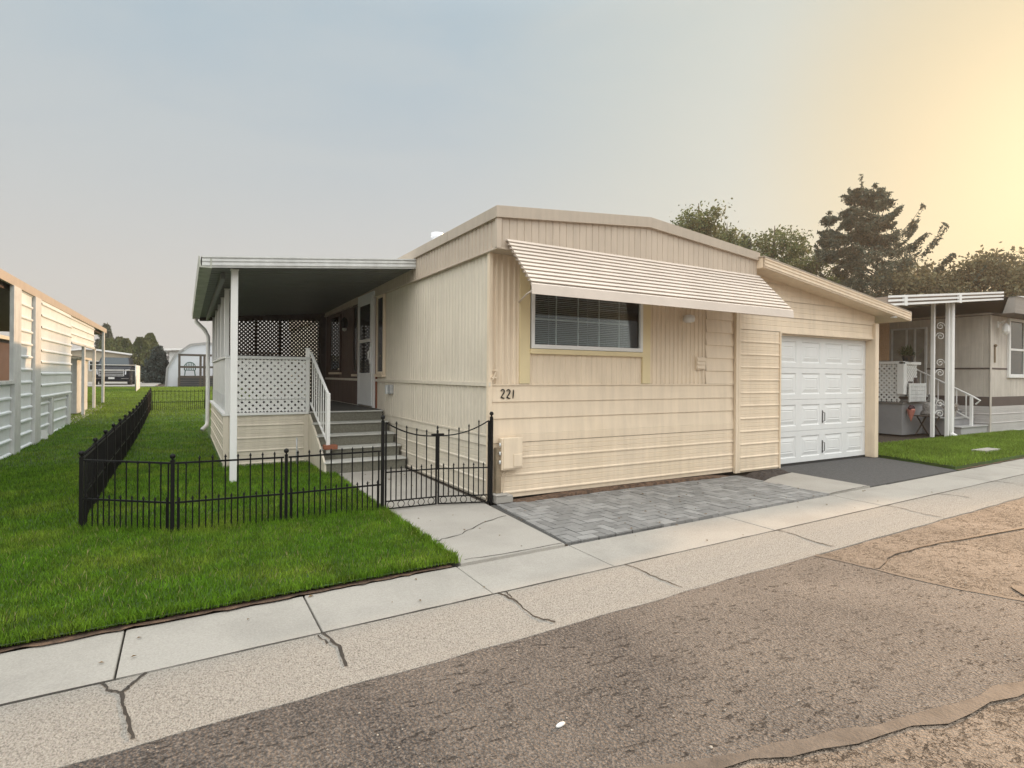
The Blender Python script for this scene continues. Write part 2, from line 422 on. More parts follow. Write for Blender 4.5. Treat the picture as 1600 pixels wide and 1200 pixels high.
ribbon(m, [(5.6, 1.85), (5.3, 1.62), (4.6, 1.28), (3.84, 1.22), (3.09, 1.32), (2.39, 1.475), (1.76, 1.655), (1.0, 1.90), (.2, 2.1), (-1, 2.23), (-4, 2.08)], .085, -.1425, .008, 4, 2)
ribbon(m, [(5.05, 2.6), (5.6, 2.75), (6.4, 2.72), (8.5, 2.45)], .03, -.1405, .01, 6, 3)
struct('road_tar_seam', m, tar)
# gutter pan with rolled kerb
gzp = [(0, -.032), (.06, -.034), (.2, -.040), (.4, -.058), (.62, -.095), (.82, -.128), (1.0, -.145)]
def zg(t): return float(np.interp(t, [a for a, _ in gzp], [b for _, b in gzp]))
m = MB(); USf = list(np.arange(-20, 32, .25)); tt = [0, .06, .2, .4, .62, .82, 1.0]; b = 0
rr = random.Random(3)
for u in USf:
    for k, t in enumerate(tt):
        v = gt(u) - .006 + (ap(u) - .02 - gt(u)) * t + (rr.uniform(-.012, .012) if k == len(tt) - 1 else 0)
        m.v.append((u, v, zg(t) - (.03 if False else 0)))
for i in range(len(USf) - 1):
    for k in range(len(tt) - 1): a = i * len(tt) + k; m.f.append((a, a + 1, a + len(tt) + 1, a + len(tt)))
nv = len(m.v)
for i, u in enumerate(USf):      # lip down to the asphalt
    m.v.append((u, m.v[i * len(tt) + 6][1] - .004, -.19))
for i in range(len(USf) - 1): m.f.append((i * 7 + 6, nv + i, nv + i + 1, (i + 1) * 7 + 6))
struct('gutter', m, conc_agg)
# sidewalk slabs
JU = [-8.6, -7.5, -6.4, -5.3, -4.2, -3.25, -2.3, -1.3, -.28, .70, 1.83, 2.92, 4.98, 7.06, 8.45, 10.2, 12, 13.8, 15.6, 17.4, 19.2, 21, 23, 25]
m = MB()
for a, b_ in zip(JU[:-1], JU[1:]):
    u0, u1 = a + .0045, b_ - .0045; dz = random.uniform(-.003, .003)
    m.add([(u0, gt(u0) + .008, -.16), (u1, gt(u1) + .008, -.16), (u1, sw(u1), -.16), (u0, sw(u0), -.16),
           (u0, gt(u0) + .008, -.028 + dz), (u1, gt(u1) + .008, -.028 + dz), (u1, sw(u1), -.022 + dz), (u0, sw(u0), -.022 + dz)],
          [(0, 3, 2, 1), (4, 5, 6, 7), (0, 1, 5, 4), (1, 2, 6, 5), (2, 3, 7, 6), (3, 0, 4, 7)])
struct('sidewalk', m, conc, bev=.006)
# cracks in gutter and concrete
m = MB()
def gcrack(u0, pts, wd=.012, seed=0):
    P = [(u0 + du, gt(u0 + du) + (ap(u0 + du) - gt(u0 + du)) * t) for du, t in pts]
    def zz(p):
        t = (p.y - gt(p.x) + .006) / (ap(p.x) - .02 - gt(p.x) + .006); return zg(min(1, max(0, t))) + .005 + .006 * max(0, t - .5)
    ribbon(m, P, wd, zz, .007, 6, seed)
gcrack(-.30, [(-.03, 0), (.01, .22), (.06, .3)], .016, 1); gcrack(-.24, [(.09, 0), (.03, .2), (.0, .3), (.02, .6), (.06, .97)], .014, 2)
gcrack(.72, [(-.02, 0), (.03, .4), (.04, .75)], .016, 3); gcrack(.70, [(-.03, .05), (.0, .3)], .01, 4)
gcrack(1.86, [(0, 0), (.06, .35), (.1, .7), (.22, .95)], .014, 5); gcrack(1.92, [(0, 0), (.0, .25)], .008, 6)
gcrack(3.02, [(0, 0), (.09, .5), (.24, .95)], .012, 7); gcrack(5.0, [(0, 0), (.1, .5), (.32, .98)], .012, 8)
gcrack(7.1, [(0, 0), (.15, .5), (.45, .98)], .012, 9); gcrack(8.4, [(0, 0), (.4, .6)], .01, 10); gcrack(10.2, [(0, 0), (.5, .9)], .012, 10)
gcrack(-1.5, [(0, 0), (.02, .5), (.05, .97)], .012, 11)
ribbon(m, [(u, gt(u) + .002) for u in np.arange(-8, 20, .5)], .008, -.0285, .003, 3, 21)
ribbon(m, [(1.9, 4.62), (2.2, 4.72), (2.55, 4.98), (2.9, 5.12)], .010, .0035, .012, 6, 22)
ribbon(m, [(1.92, 4.05), (2.3, 4.03), (2.85, 4.05)], .008, .0035, .006, 5, 23)
ribbon(m, [(7.05, 4.18), (7.5, 4.21), (8.02, 4.24)], .012, .0035, .008, 5, 24)
tag(m.build('pavement_crack', crack_m), kind='structure')
# walkway to the steps, with the dark gap on its right
m = MB(); m.prism([(1.86, 3.985, -.1), (2.86, 4.02, -.1), (2.97, 5.75, -.1), (2.985, 8.5, -.1), (1.93, 8.5, -.1), (1.88, 5.9, -.1)], (0, 0, .1)); struct('walkway', m, conc)
m = MB(); m.prism([(2.868, 4.03, -.1), (2.90, 4.03, -.1), (3.0, 5.75, -.1), (3.05, 5.9, -.1), (3.05, 8.5, -.1), (2.99, 8.5, -.1), (2.975, 5.75, -.1)], (0, 0, .085)); struct('soil_joint', m, soil)
# paver patio: herringbone bricks clipped to its outline
PAV = [(2.905, 4.055), (7.03, 4.185), (7.02, 5.15), (7.16, 5.62), (3.06, 5.62)]
m = MB(); m.add([(u, v, -.014) for u, v in [(2.87, 4.05), (7.06, 4.19), (7.06, 5.2), (7.2, 5.66), (3.0, 5.66)]], [(0, 1, 2, 3, 4)]); struct('paver_bed', m, sand)
def clip(poly, clipper):
    out = poly
    for i in range(len(clipper)):
        a, b_ = clipper[i], clipper[(i + 1) % len(clipper)]; inp, out = out, []
        ins = lambda p: (b_[0] - a[0]) * (p[1] - a[1]) - (b_[1] - a[1]) * (p[0] - a[0]) >= 0
        for j in range(len(inp)):
            p, q = inp[j - 1], inp[j]
            def cut():
                d1 = (b_[0] - a[0]) * (p[1] - a[1]) - (b_[1] - a[1]) * (p[0] - a[0]); d2 = (b_[0] - a[0]) * (q[1] - a[1]) - (b_[1] - a[1]) * (q[0] - a[0])
                t = d1 / (d1 - d2); return (p[0] + (q[0] - p[0]) * t, p[1] + (q[1] - p[1]) * t)
            if ins(q):
                if not ins(p): out.append(cut())
                out.append(q)
            elif ins(p): out.append(cut())
        if not out: return []
    return out
CL = [(2.905, 4.055), (7.03, 4.185), (7.10, 5.62), (3.06, 5.62)]
m = MB(); rnd = []; s_ = .103; k45 = R(2)
for i in range(-46, 46):
    for j in range(-46, 46):
        for o in (0, 1):
            if (i - j) % 4 == 0 and o == 0: q = [(i, j), (i + 2, j), (i + 2, j + 1), (i, j + 1)]
            elif (i - j) % 4 == 3 and o == 1: q = [(i, j), (i + 1, j), (i + 1, j + 2), (i, j + 2)]
            else: continue
            cx = sum(p[0] for p in q) / 4; cy = sum(p[1] for p in q) / 4
            q = [(cx + (p[0] - cx) * (1 - .085 / (1 if abs(p[0] - cx) < .6 else 2)), cy + (p[1] - cy) * (1 - .085 / (1 if abs(p[1] - cy) < .6 else 2))) for p in q]
            q = [(5 + s_ * (p[0] * math.cos(k45) - p[1] * math.sin(k45)), 4.85 + s_ * (p[0] * math.sin(k45) + p[1] * math.cos(k45))) for p in q]
            q = clip(q, CL)
            if len(q) < 3: continue
            z1 = random.uniform(-.003, .003); n0 = len(m.f)
            m.prism([(a, b_, -.06) for a, b_ in q], (0, 0, .06 + z1)); rnd += [random.random() ** 1.2] * (len(m.f) - n0)
struct('paver_patio', m, stone, rnd=rnd)
m = MB(); m.prism([(7.035, 4.185, -.1), (8.03, 4.225, -.1), (8.09, 5.40, -.1), (7.5, 5.3, -.1), (7.02, 5.12, -.1)], (0, 0, .1)); struct('concrete_pad', m, conc)
m = MB(); dp = [(8.045, 4.23, 0), (8.6, 4.25, 0), (9.6, 4.29, 0), (10.75, 4.33, 0), (11.0, 5.0, 0), (11.2, 6.1, 0), (7.9, 6.1, 0), (8.11, 5.40, 0)]
m.prism([(a, b_, -.15) for a, b_, _ in dp], (0, 0, .142)); struct('driveway', m, asph_new)
def mound(name, cs, h, mm, kind='structure', seed=0):
    m = MB(); rr = random.Random(seed); c = Vector((sum(p[0] for p in cs) / len(cs), sum(p[1] for p in cs) / len(cs))); rings = 5; N_ = 28
    per = []
    P = cs + [cs[0]]; tot = sum(math.dist(P[i], P[i + 1]) for i in range(len(cs)))
    for k in range(N_):
        t = tot * k / N_
        for i in range(len(cs)):
            l = math.dist(P[i], P[i + 1])
            if t <= l: per.append(Vector((P[i][0] + (P[i + 1][0] - P[i][0]) * t / l, P[i][1] + (P[i + 1][1] - P[i][1]) * t / l))); break
            t -= l
    for r in range(rings):
        f = 1 - r / rings
        for p in per:
            q = c + (p - c) * f * (1 + rr.uniform(-.04, .04)); m.v.append((q.x, q.y, h * math.sin((1 - f) * math.pi / 2) + rr.uniform(-.008, .012) - (.02 if r == 0 else 0)))
    m.v.append((c.x, c.y, h))
    for r in range(rings - 1):
        for k in range(N_): m.f.append((r * N_ + k, r * N_ + (k + 1) % N_, (r + 1) * N_ + (k + 1) % N_, (r + 1) * N_ + k))
    for k in range(N_): m.f.append(((rings - 1) * N_ + k, (rings - 1) * N_ + (k + 1) % N_, len(m.v) - 1))
    return tag(m.build(name, mm), kind=kind)
mound('mulch_bed', [(7.22, 5.62), (8.17, 5.62), (8.1, 5.42), (7.5, 5.28), (7.05, 5.18)], .06, mulch, seed=4)
mound('leaf_litter', [(3.1, 5.78), (7.2, 5.78), (7.15, 5.60), (5, 5.63), (3.12, 5.55)], .035, litter, 'stuff', seed=5)
mound('mulch_bed', [(19.6, 6.7), (30, 6.7), (30, 5.6), (22, 5.75), (19.9, 6.1)], .08, litter, seed=6)
# lawns
def lawn_sheet(name, outline_u, vs, lift, mm):
    m = MB(); n = 0
    for v in vs:
        u0, u1 = outline_u(v); row = np.linspace(u0, u1, 14); n = len(row)
        for u in row: m.v.append((u, max(v, sw(u) + .012) if v < 4.6 else v, (gz(v) if v > 5 else gz(v) + min(0, (v - 4.3) * .0)) + lift))
    for j in range(len(vs) - 1):
        for i in range(n - 1): a = j * n + i; m.f.append((a, a + 1, a + n + 1, a + n))
    return tag(m.build(name, mm), kind='structure')
def LU(v):
    r = float(np.interp(v, [3.9, 5.9, 8.5, 8.51, 9.7, 9.71], [1.84, 1.87, 1.92, 1.76, 1.76, 3.0])); return (-30, r)
lawn_sheet('lawn', LU, [3.5, 4.2, 5, 6, 7, 8, 8.49, 8.52, 9.69, 9.72, 12, 14, 16, 18, 20, 22, 24, 26, 28, 30, 32, 34, 36, 39], .012, lawn_m)
m = MB(); RL = [(11.25, 5.9), (11.05, 5.0), (10.8, 4.37), (14, 4.46), (20, 4.68), (40, 5.4), (40, 6.72), (11.3, 6.72)]
m.prism([(a, b_, -.2) for a, b_ in RL], (0, 0, .235)); struct('lawn', m, lawn_m)
m = MB(); ribbon(m, [(u, sw(u) + .016) for u in np.arange(-12, 1.85, .07)], .062, -.012, .010, 1, 31); ribbon(m, [(u, sw(u) + .012) for u in np.arange(10.8, 30, .2)], .05, -.010, .008, 1, 32); tag(m.build('edge_litter', litter), kind='stuff')
# grass blades
def grass(name, pts, hmin, hmax, wd, mm, seed):
    rg = np.random.default_rng(seed); n = len(pts)
    a = rg.uniform(0, 2 * np.pi, n); h = rg.uniform(hmin, hmax, n); lean = rg.uniform(.1, .75, n) * h; la = rg.uniform(0, 2 * np.pi, n)
    wv = np.stack([np.cos(a), np.sin(a), np.zeros(n)], 1) * (wd * rg.uniform(.7, 1.3, n))[:, None] * .5
    ld = np.stack([np.cos(la), np.sin(la), np.zeros(n)], 1)
    p0 = pts; mid = pts + ld * (lean * .35)[:, None]; mid[:, 2] += h * .62
    tip = pts + ld * lean[:, None]; tip[:, 2] += h
    V = np.stack([p0 - wv, p0 + wv, mid + wv * .75, mid - wv * .75, tip], 1).reshape(-1, 3)
    base = (np.arange(n) * 5)[:, None]
    q = (base + np.array([0, 1, 2, 3])[None]).astype(np.int32); t = (base + np.array([3, 2, 4])[None]).astype(np.int32)
    loops = np.concatenate([q, t], 1).reshape(-1)
    me = bpy.data.meshes.new(name); me.vertices.add(len(V)); me.vertices.foreach_set('co', V.astype(np.float32).reshape(-1))
    me.loops.add(len(loops)); me.loops.foreach_set('vertex_index', loops)
    me.polygons.add(2 * n); ls = np.zeros(2 * n, np.int32); ls[0::2] = np.arange(n) * 7; ls[1::2] = np.arange(n) * 7 + 4
    me.polygons.foreach_set('loop_start', ls)
    at = me.attributes.new('rnd', 'FLOAT', 'FACE'); at.data.foreach_set('value', np.repeat(rg.random(n), 2).astype(np.float32))
    me.materials.append(mm); me.update(calc_edges=True)
    o = bpy.data.objects.new(name, me); COL.objects.link(o); return o
def scatter(u0, u1, v0, v1, dens, ok):
    n = int((u1 - u0) * (v1 - v0) * dens); p = np.stack([RNG.uniform(u0, u1, n), RNG.uniform(v0, v1, n)], 1)
    p = p[ok(p[:, 0], p[:, 1])]; z = np.interp(p[:, 1], [0, 14, 18, 21, 25.5, 30, 34, 45, 90], [0, 0, .09, .19, .32, .48, .60, .65, .65]) + .01
    return np.concatenate([p, z[:, None]], 1)
def okL(u, v):
    f = .5 * u + .866 * v; r = .866 * u - .5 * v
    inside = (v > sw(u) + .015 + .01 * np.sin(u * 31) + .012 * np.sin(u * 83)) & (u < np.interp(v, [3.9, 5.9, 8.5, 8.51, 9.7, 9.71], [1.87, 1.88, 1.93, 1.78, 1.78, .5]) + .03 * np.sin(v * 23) * np.interp(v, [4, 5.5, 6], [1.2, .8, .2])) & (r > -f * 1.0 - .6)
    porch = (u > .5) & (v > 9.72)
    return inside & ~porch
P1 = scatter(-4.5, 2.0, 3.85, 6.6, 11000, okL)
P2 = scatter(-6.5, 2.0, 6.6, 11, 4200, okL)
P3 = scatter(-6, .6, 11, 18, 1700, okL)
P4 = scatter(-7, 3, 18, 38.5, 500, lambda u, v: okL(u, v) | ((u > .5) & (v > 20)))
tag(grass('lawn_grass', P1, .018, .046, .0045, blade_m, 1), 'short mown green grass of the front lawn by the black fence', 'grass', kind='stuff')
tag(grass('lawn_grass', np.concatenate([P2, P3]), .022, .055, .007, blade_m, 2), 'green grass between the carport and the porch, inside and beside the fence', 'grass', kind='stuff')
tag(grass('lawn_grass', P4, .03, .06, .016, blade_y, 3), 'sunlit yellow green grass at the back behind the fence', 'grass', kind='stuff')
def okR(u, v): return (v > sw(u) + .02) & (v < 6.62) & (u > 10.75 + .27 * (v - 4.35)) & ~((u > 19.6) & (v > 5.7)) & ~((u > 13.25) & (u < 14.05) & (v > 4.85) & (v < 5.16))
P5 = scatter(10.8, 26, 4.3, 6.65, 2600, okR); P5[:, 2] += .03
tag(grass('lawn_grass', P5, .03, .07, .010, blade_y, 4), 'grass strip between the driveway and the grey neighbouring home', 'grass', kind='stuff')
# shaggy taller blades along edges and fence foot
tag(grass('dry_grass', P1[RNG.random(len(P1)) < .022], .02, .06, .004, mat('straw', (.30, .25, .11), .7, .2, 3, trans=.2, attr=.4), 7), 'scattered dry straw coloured blades in the front lawn', 'grass', kind='stuff')
e = []
for _ in range(3500):
    u = RNG.uniform(-3, 1.85); e.append((u, sw(u) + .015 + abs(RNG.normal(0, .03)), 0))
for _ in range(2600):
    t = RNG.random(); k = RNG.integers(0, 3); A_ = [(-.81, 6.5), (-.08, 5.93), (.87, 5.88), (1.83, 5.9)]
    e.append((A_[k][0] + (A_[k + 1][0] - A_[k][0]) * t + RNG.normal(0, .03), A_[k][1] + (A_[k + 1][1] - A_[k][1]) * t + RNG.normal(0, .04), 0))
for _ in range(1500):
    v = RNG.uniform(4, 5.9); e.append((1.86 - abs(RNG.normal(0, .03)), v, 0))
tag(grass('edge_grass', np.array(e), .035, .085, .005, blade_m, 5), 'longer untrimmed grass along the fence foot and lawn edge', 'grass', kind='stuff')

# ------------------------------------------------------------------ the mobile home
home = thing('mobile_home', (3.05, 5.8, 0), 'cream single storey mobile home with slatted window awning and number 221', 'mobile home')
HB = 20.0
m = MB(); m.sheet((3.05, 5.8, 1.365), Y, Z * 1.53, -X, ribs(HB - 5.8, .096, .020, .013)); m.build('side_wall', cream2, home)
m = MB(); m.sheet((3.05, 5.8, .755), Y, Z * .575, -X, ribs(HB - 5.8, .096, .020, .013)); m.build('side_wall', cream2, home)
m = MB(); m.box(3.028, 3.05, 5.77, HB, 1.325, 1.37); m.box(3.034, 3.05, 5.77, HB, .745, .765); m.build('belt_rail', cream2, home)
m = MB(); m.sheet((3.05, 5.8, .64), Z, Y * (HB - 5.8), -X, [(0, .018), (.002, .018), (.11, .004)]); m.build('side_trim_board', cream2, home)
m = MB(); m.sheet((3.05, 5.8, .0), Z, Y * (HB - 5.8), -X, metal_sd(.64, .197, .02)); m.build('side_skirting', cream2, home)
# front
m = MB()
m.sheet((3.05, 5.8, 1.345), X, Z * 1.535, -Y, corr(.39, .082, -.014))
m.sheet((5.5, 5.8, 1.345), X, Z * 1.535, -Y, corr(1.125, .082, -.014))
m.sheet((3.58, 5.8, 1.345), X, Z * .37, -Y, ribs(1.80, .082, .012, .005))
m.box(3.44, 5.5, 5.8, 5.82, 2.80, 2.88)
m.build('front_wall', cream, home)
m = MB(); zs = [0, .19, .385, .575]
m.sheet((3.08, 5.8, .76), Z, X * 4.2, -Y, lap(.575, zs, .016)); m.box(3.08, 7.28, 5.785, 5.80, 1.335, 1.352)
m.sheet((6.62, 5.8, 1.354), Z, X * .66, -Y, lap(1.53, [0, .19, .38, .57, .76, .95, 1.14, 1.33, 1.53], .016))
m.build('lap_siding', cream, home)
m = MB(); m.box(3.03, 7.28, 5.782, 5.80, .665, .759); m.build('front_trim_board', cream, home, bev=.003)
m = MB(); m.sheet((3.05, 5.8, .02), Z, X * 4.2, -Y, metal_sd(.64, .2, .05)); m.build('front_skirting', cream, home)
m = MB(); m.box(3.025, 3.075, 5.775, 5.80, .68, 2.88); m.box(3.025, 3.05, 5.80, 5.83, .0, 2.88); m.box(3.045, 3.10, 5.778, 5.80, .02, .664); m.build('corner_trim', cream, home, bev=.003)
m = MB(); m.box(7.22, 7.275, 5.74, 5.785, 0, 2.88); m.build('corner_trim', cream, home, bev=.003)
m = MB(); m.box(3.44, 3.58, 5.772, 5.80, 1.356, 2.88); m.build('batten', yellow, home, bev=.003)
m = MB(); m.box(5.37, 5.51, 5.772, 5.80, 1.356, 2.88); m.build('batten', yellow, home, bev=.003)
# frieze, fascia, soffit, roof
m = MB(); m.sheet((3.02, 5.57, 2.885), Y, Z * .33, -X, ribs(HB - 5.57, .10, .016, .016)); m.build('side_frieze', frieze_m, home)
def ztop(u): return 3.21 + .19 * (1 - abs(u - 5.25) / 2.22)
m = MB(); u = 3.02; pr = ribs(4.43, .098, .008, .007); b = 0
for t, o in pr: m.v += [(3.02 + t, 5.57 - o, 2.885), (3.02 + t, 5.57 - o, ztop(3.02 + t) + .01)]
for i in range(len(pr) - 1): m.f.append((2 * i, 2 * i + 2, 2 * i + 3, 2 * i + 1))
m.add([(7.45, 5.57, 2.885), (7.45, 7, 2.885), (7.45, 7, 3.22), (7.45, 5.57, 3.22)], [(0, 1, 2, 3)])
m.build('front_frieze', frieze_m, home)
m = MB(); m.box(3.0, 3.06, 5.55, 5.6, 2.87, 3.21); m.build('corner_trim', frieze_m, home, bev=.003)
m = MB(); m.box(3.0, 7.46, 5.555, 5.80, 2.862, 2.884); m.box(3.0, 3.05, 5.80, HB, 2.862, 2.884); m.build('soffit', frieze_m, home, bev=.002)
m = MB()
m.prism([(2.985, 5.53, 3.205), (2.985, 5.53, 3.335), (5.27, 5.53, 3.535), (7.475, 5.53, 3.32), (7.475, 5.53, 3.20), (5.27, 5.53, 3.40)], (0, .04, 0))
m.box(2.985, 3.022, 5.571, HB, 3.205, 3.335); m.box(7.45, 7.475, 5.571, HB, 3.2, 3.32)
for vv in (6.9, 10.0, 13): m.box(2.981, 2.986, vv, vv + .012, 3.205, 3.337)
m.build('fascia', fascia_m, home, bev=.003)
m = MB()
for k in range(24):
    v0 = 5.575 + k * .62; v1 = v0 + .61
    m.prism([(3.0, v0, 3.30), (5.27, v0, 3.50), (7.46, v0, 3.29), (7.46, v0, 3.305), (5.27, v0, 3.517), (3.0, v0, 3.315)], (0, v1 - v0, 0))
m.build('roof', whiteroof, home)
def pipe(x, y, z, r, h, cap=True):
    m = MB(); m.lathe([(r * 1.25, 0), (r * 1.2, .03), (r, .05), (r, h - .07), (r * 1.35, h - .06), (r * 1.3, h), (r * .6, h + .015)], (x, y, z), 16); return m.build('roof_vent', whiteroof, home, smooth=False)
pipe(3.42, 8.3, 3.34, .075, .33); pipe(3.75, 9.6, 3.40, .05, .15)
# front window
fr = MB(); W0, W1, B0, B1 = 3.60, 5.37, 1.78, 2.78
fr.box(W0, W0 + .045, 5.768, 5.86, B0, B1); fr.box(W1 - .045, W1, 5.768, 5.86, B0, B1)
fr.box(W0 + .045, W1 - .045, 5.768, 5.86, B0, B0 + .05); fr.box(W0 + .045, W1 - .045, 5.768, 5.86, B1 - .05, B1)
win = fr.build('window', white, home, bev=.003)
m = MB(); m.box(W0 + .045, W1 - .045, 5.80, 5.804, B0 + .05, B1 - .05); m.build('pane', pane_m, win)
m = MB()
for k in range(1, 5): u = W0 + .045 + (W1 - W0 - .09) * k / 5; m.box(u - .007, u + .007, 5.812, 5.822, B0 + .05, B1 - .05)
for k in (1, 2): z = B0 + .05 + .31 * k; m.box(W0 + .045, W1 - .045, 5.8125, 5.8215, z - .007, z + .007)
m.build('muntin', white, win)
m = MB(); z = B0 + .07; k = 0
while z < B1 - .05:
    m.add([(W0 + .05, 5.875, z), (W1 - .05, 5.875, z), (W1 - .05, 5.893, z + .017), (W0 + .05, 5.893, z + .017)], [(0, 1, 2, 3)]); z += .0235
for u in (3.9, 4.5, 5.1): m.box(u, u + .012, 5.87, 5.872, B0 + .05, B1 - .05)
m.build('blind', blind_m, win)
m = MB(); m.box(3.58, 5.36, 5.755, 5.80, 1.715, 1.775); m.build('sill', yellow, win, bev=.004)
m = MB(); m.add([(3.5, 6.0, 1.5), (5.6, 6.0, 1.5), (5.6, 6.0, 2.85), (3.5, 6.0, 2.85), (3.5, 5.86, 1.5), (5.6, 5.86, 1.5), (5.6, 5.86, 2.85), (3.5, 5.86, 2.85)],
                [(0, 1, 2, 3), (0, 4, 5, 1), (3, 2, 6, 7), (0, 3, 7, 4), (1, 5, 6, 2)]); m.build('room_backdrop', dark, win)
# awning
A0, A1 = 3.12, 7.47
n = 11; m = MB(); sl = Vector((0, -.54, -.56)); Lw = sl.length; sl /= Lw; nn = Vector((0, -sl.z, sl.y)); nn = nn if nn.z > 0 else -nn
O0 = Vector((0, 5.56, 2.965)); pt = Lw / n
def slat(t0, t1, dep, lip):
    P = [O0 + sl * t0 + nn * dep, O0 + sl * t1 + nn * (dep + .004), O0 + sl * t1 + nn * (dep - lip), O0 + sl * (t1 - .002) + nn * (dep - lip), O0 + sl * (t1 - .003) + nn * (dep + .001), O0 + sl * (t0 + .003) + nn * (dep - .003), O0 + sl * (t0 + .003) + nn * (dep - lip), O0 + sl * t0 + nn * (dep - lip)]
    m.prism([(A0, p.y, p.z) for p in P], (A1 - A0, 0, 0))
for k in range(n): slat(k * pt, k * pt + pt * .66, .022, .014)
for k in range(n): slat(k * pt + pt * .60, (k + 1) * pt + pt * .05, -.016, -.010)
aw = m.build('awning', awn_m, home)
m = MB(); m.prism([(A0 - .005, 5.015, 2.42), (A0 - .005, 4.995, 2.405), (A0 - .005, 4.985, 2.30), (A0 - .005, 5.0, 2.30), (A0 - .005, 5.01, 2.39)], (A1 - A0 + .02, 0, 0)); m.build('valance', awn_m, aw)
for u in (3.2, 4.7, 6.0, 7.4): m = MB(); m.bar((u, 5.56, 2.90), (u, 5.02, 2.365), .02, .03); m.build('rafter', awn_m, aw)
for u in (3.30,):
    m = MB(); m.tube([(u + .12, 5.77, 2.32), (u, 5.4, 2.36), (u - .1, 5.02, 2.38)], .011, 8); m.build('arm', awn_m, aw, smooth=True)
m = MB(); m.box(A0, A1, 5.545, 5.568, 2.955, 2.975); m.build('top_rail', awn_m, aw)
# wall lamp, vent, outlet, corner bracket, numbers, meter boxes
m = MB(); m.lathe([(.045, 0), (.05, .01), (.05, .02)], (0, 0, 0), 12)
def rot_build(m, M4, name, mm, par, smooth=False):
    m.v = [tuple(M4 @ Vector(p)) for p in m.v]; return m.build(name, mm, par, smooth)
lamp = rot_build(m, Matrix.Translation((6.17, 5.775, 2.27)) @ Matrix.Rotation(R(90), 4, 'X'), 'wall_lamp', white, home)
m = MB(); m.lathe([(.03, -.05), (.07, -.04), (.082, .0), (.07, .045), (.03, .06)], (6.17, 5.70, 2.27), 14); m.build('lamp_shade', white, lamp, True)
m = MB(); m.box(6.40, 6.59, 5.77, 5.798, 1.56, 1.74)
for k in range(3): m.prism([(6.415, 5.77, 1.575 + k * .055), (6.415, 5.755, 1.575 + k * .055), (6.415, 5.768, 1.62 + k * .055)], (.16, 0, 0))
m.build('wall_vent', cream, home)
m = MB(); m.box(2.985, 3.05, 9.25, 9.45, 1.13, 1.28); m.build('electrical_outlet', galv, home, bev=.01)
m = MB(); m.box(2.96, 3.04, 9.38, 9.44, 1.12, 1.27); m.build('electrical_outlet', white_d, home, bev=.01)
m = MB(); m.box(3.06, 3.13, 5.75, 5.778, 1.42, 1.435); m.bar((3.07, 5.755, 1.40), (3.12, 5.755, 1.52), .012); m.box(3.085, 3.14, 5.745, 5.776, 1.505, 1.52); m.bar((3.13, 5.755, 1.42), (3.13, 5.755, 1.51), .01); m.build('corner_bracket', cream, home)
def stroke(m, pts, wd, o, h):
    wd = [x * 1.0 for x in wd]; h *= 1.06
    m_pts = [(o[0] + x * h, o[1], o[2] + z * h) for x, z in pts]; m.tube(m_pts, wd, 6)
two = [(.02, .80), (.06, .93), (.2, 1.0), (.36, .97), (.46, .84), (.42, .66), (.28, .45), (.12, .25), (.0, .06), (.14, .11), (.28, .04), (.42, .0), (.5, .06)]
m = MB(); h = .098
stroke(m, two, [.005, .005, .007, .008, .008, .0075, .007, .006, .005, .007, .007, .006, .003], (3.188, 5.778, 1.185), h)
stroke(m, two, [.005, .005, .007, .008, .008, .0075, .007, .006, .005, .007, .007, .006, .003], (3.265, 5.778, 1.183), h)
stroke(m, [(.12, .98), (.14, .8), (.10, .4), (.06, .0)], [.006, .008, .0075, .005], (3.345, 5.778, 1.183), h)
m.build('house_number', black, home, True)
m = MB(); m.box(3.155, 3.42, 5.68, 5.765, .36, .73); mb_ = m.build('meter_box', cream, home, bev=.012)
m = MB(); m.box(3.17, 3.425, 5.665, 5.679, .38, .735); m.build('cover', cream, mb_, bev=.008)
m = MB(); m.box(3.30, 3.415, 5.655, 5.664, .40, .545); m.build('hatch', cream, mb_, bev=.006)
for z in (.66, .56, .46): m = MB(); m.tube([(3.135, 5.69, z - .02), (3.135, 5.69, z + .02)], .012, 8); m.build('hinge', white_d, mb_, True)
m = MB(); m.tube([(3.22, 5.74, .36), (3.20, 5.75, .30), (3.14, 5.76, .14), (3.15, 5.76, .02)], .006, 6); m.tube([(3.27, 5.74, .36), (3.23, 5.75, .22), (3.2, 5.76, .05)], .004, 6); m.build('cable', cream, mb_, True)
# side windows and storm door in the porch wall
def side_window(v0, v1, z0, z1, fm, gm, sill=True):
    m = MB(); t = .045
    m.box(3.005, 3.05, v0, v0 + t, z0, z1); m.box(3.005, 3.05, v1 - t, v1, z0, z1); m.box(3.005, 3.05, v0 + t, v1 - t, z1 - t, z1); m.box(2.995, 3.05, v0 + t, v1 - t, z0, z0 + t)
    wv = m.build('side_window', fm, home, bev=.003)
    m = MB(); m.box(3.025, 3.03, v0 + t, v1 - t, z0 + t, z1 - t); m.build('pane', gm, wv)
    if sill: m = MB(); m.box(2.985, 3.05, v0 - .02, v1 + .02, z0 - .05, z0 - .003); m.build('sill', cream, wv, bev=.004)
    return wv
side_window(9.70, 10.13, 1.46, 2.86, cream, darkglass)
side_window(11.42, 11.78, 1.46, 2.86, brownwall, darkglass)
side_window(12.9, 13.9, 1.50, 2.80, brownwall, darkglass)
m = MB(); t = .06
m.box(2.99, 3.05, 10.25, 10.30, .84, 2.98); m.box(2.99, 3.05, 11.28, 11.33, .84, 2.98); m.box(2.99, 3.05, 10.30, 11.28, 2.93, 2.98); door = m.build('storm_door', white, home, bev=.003)
m = MB(); a, b_ = 10.305, 11.275
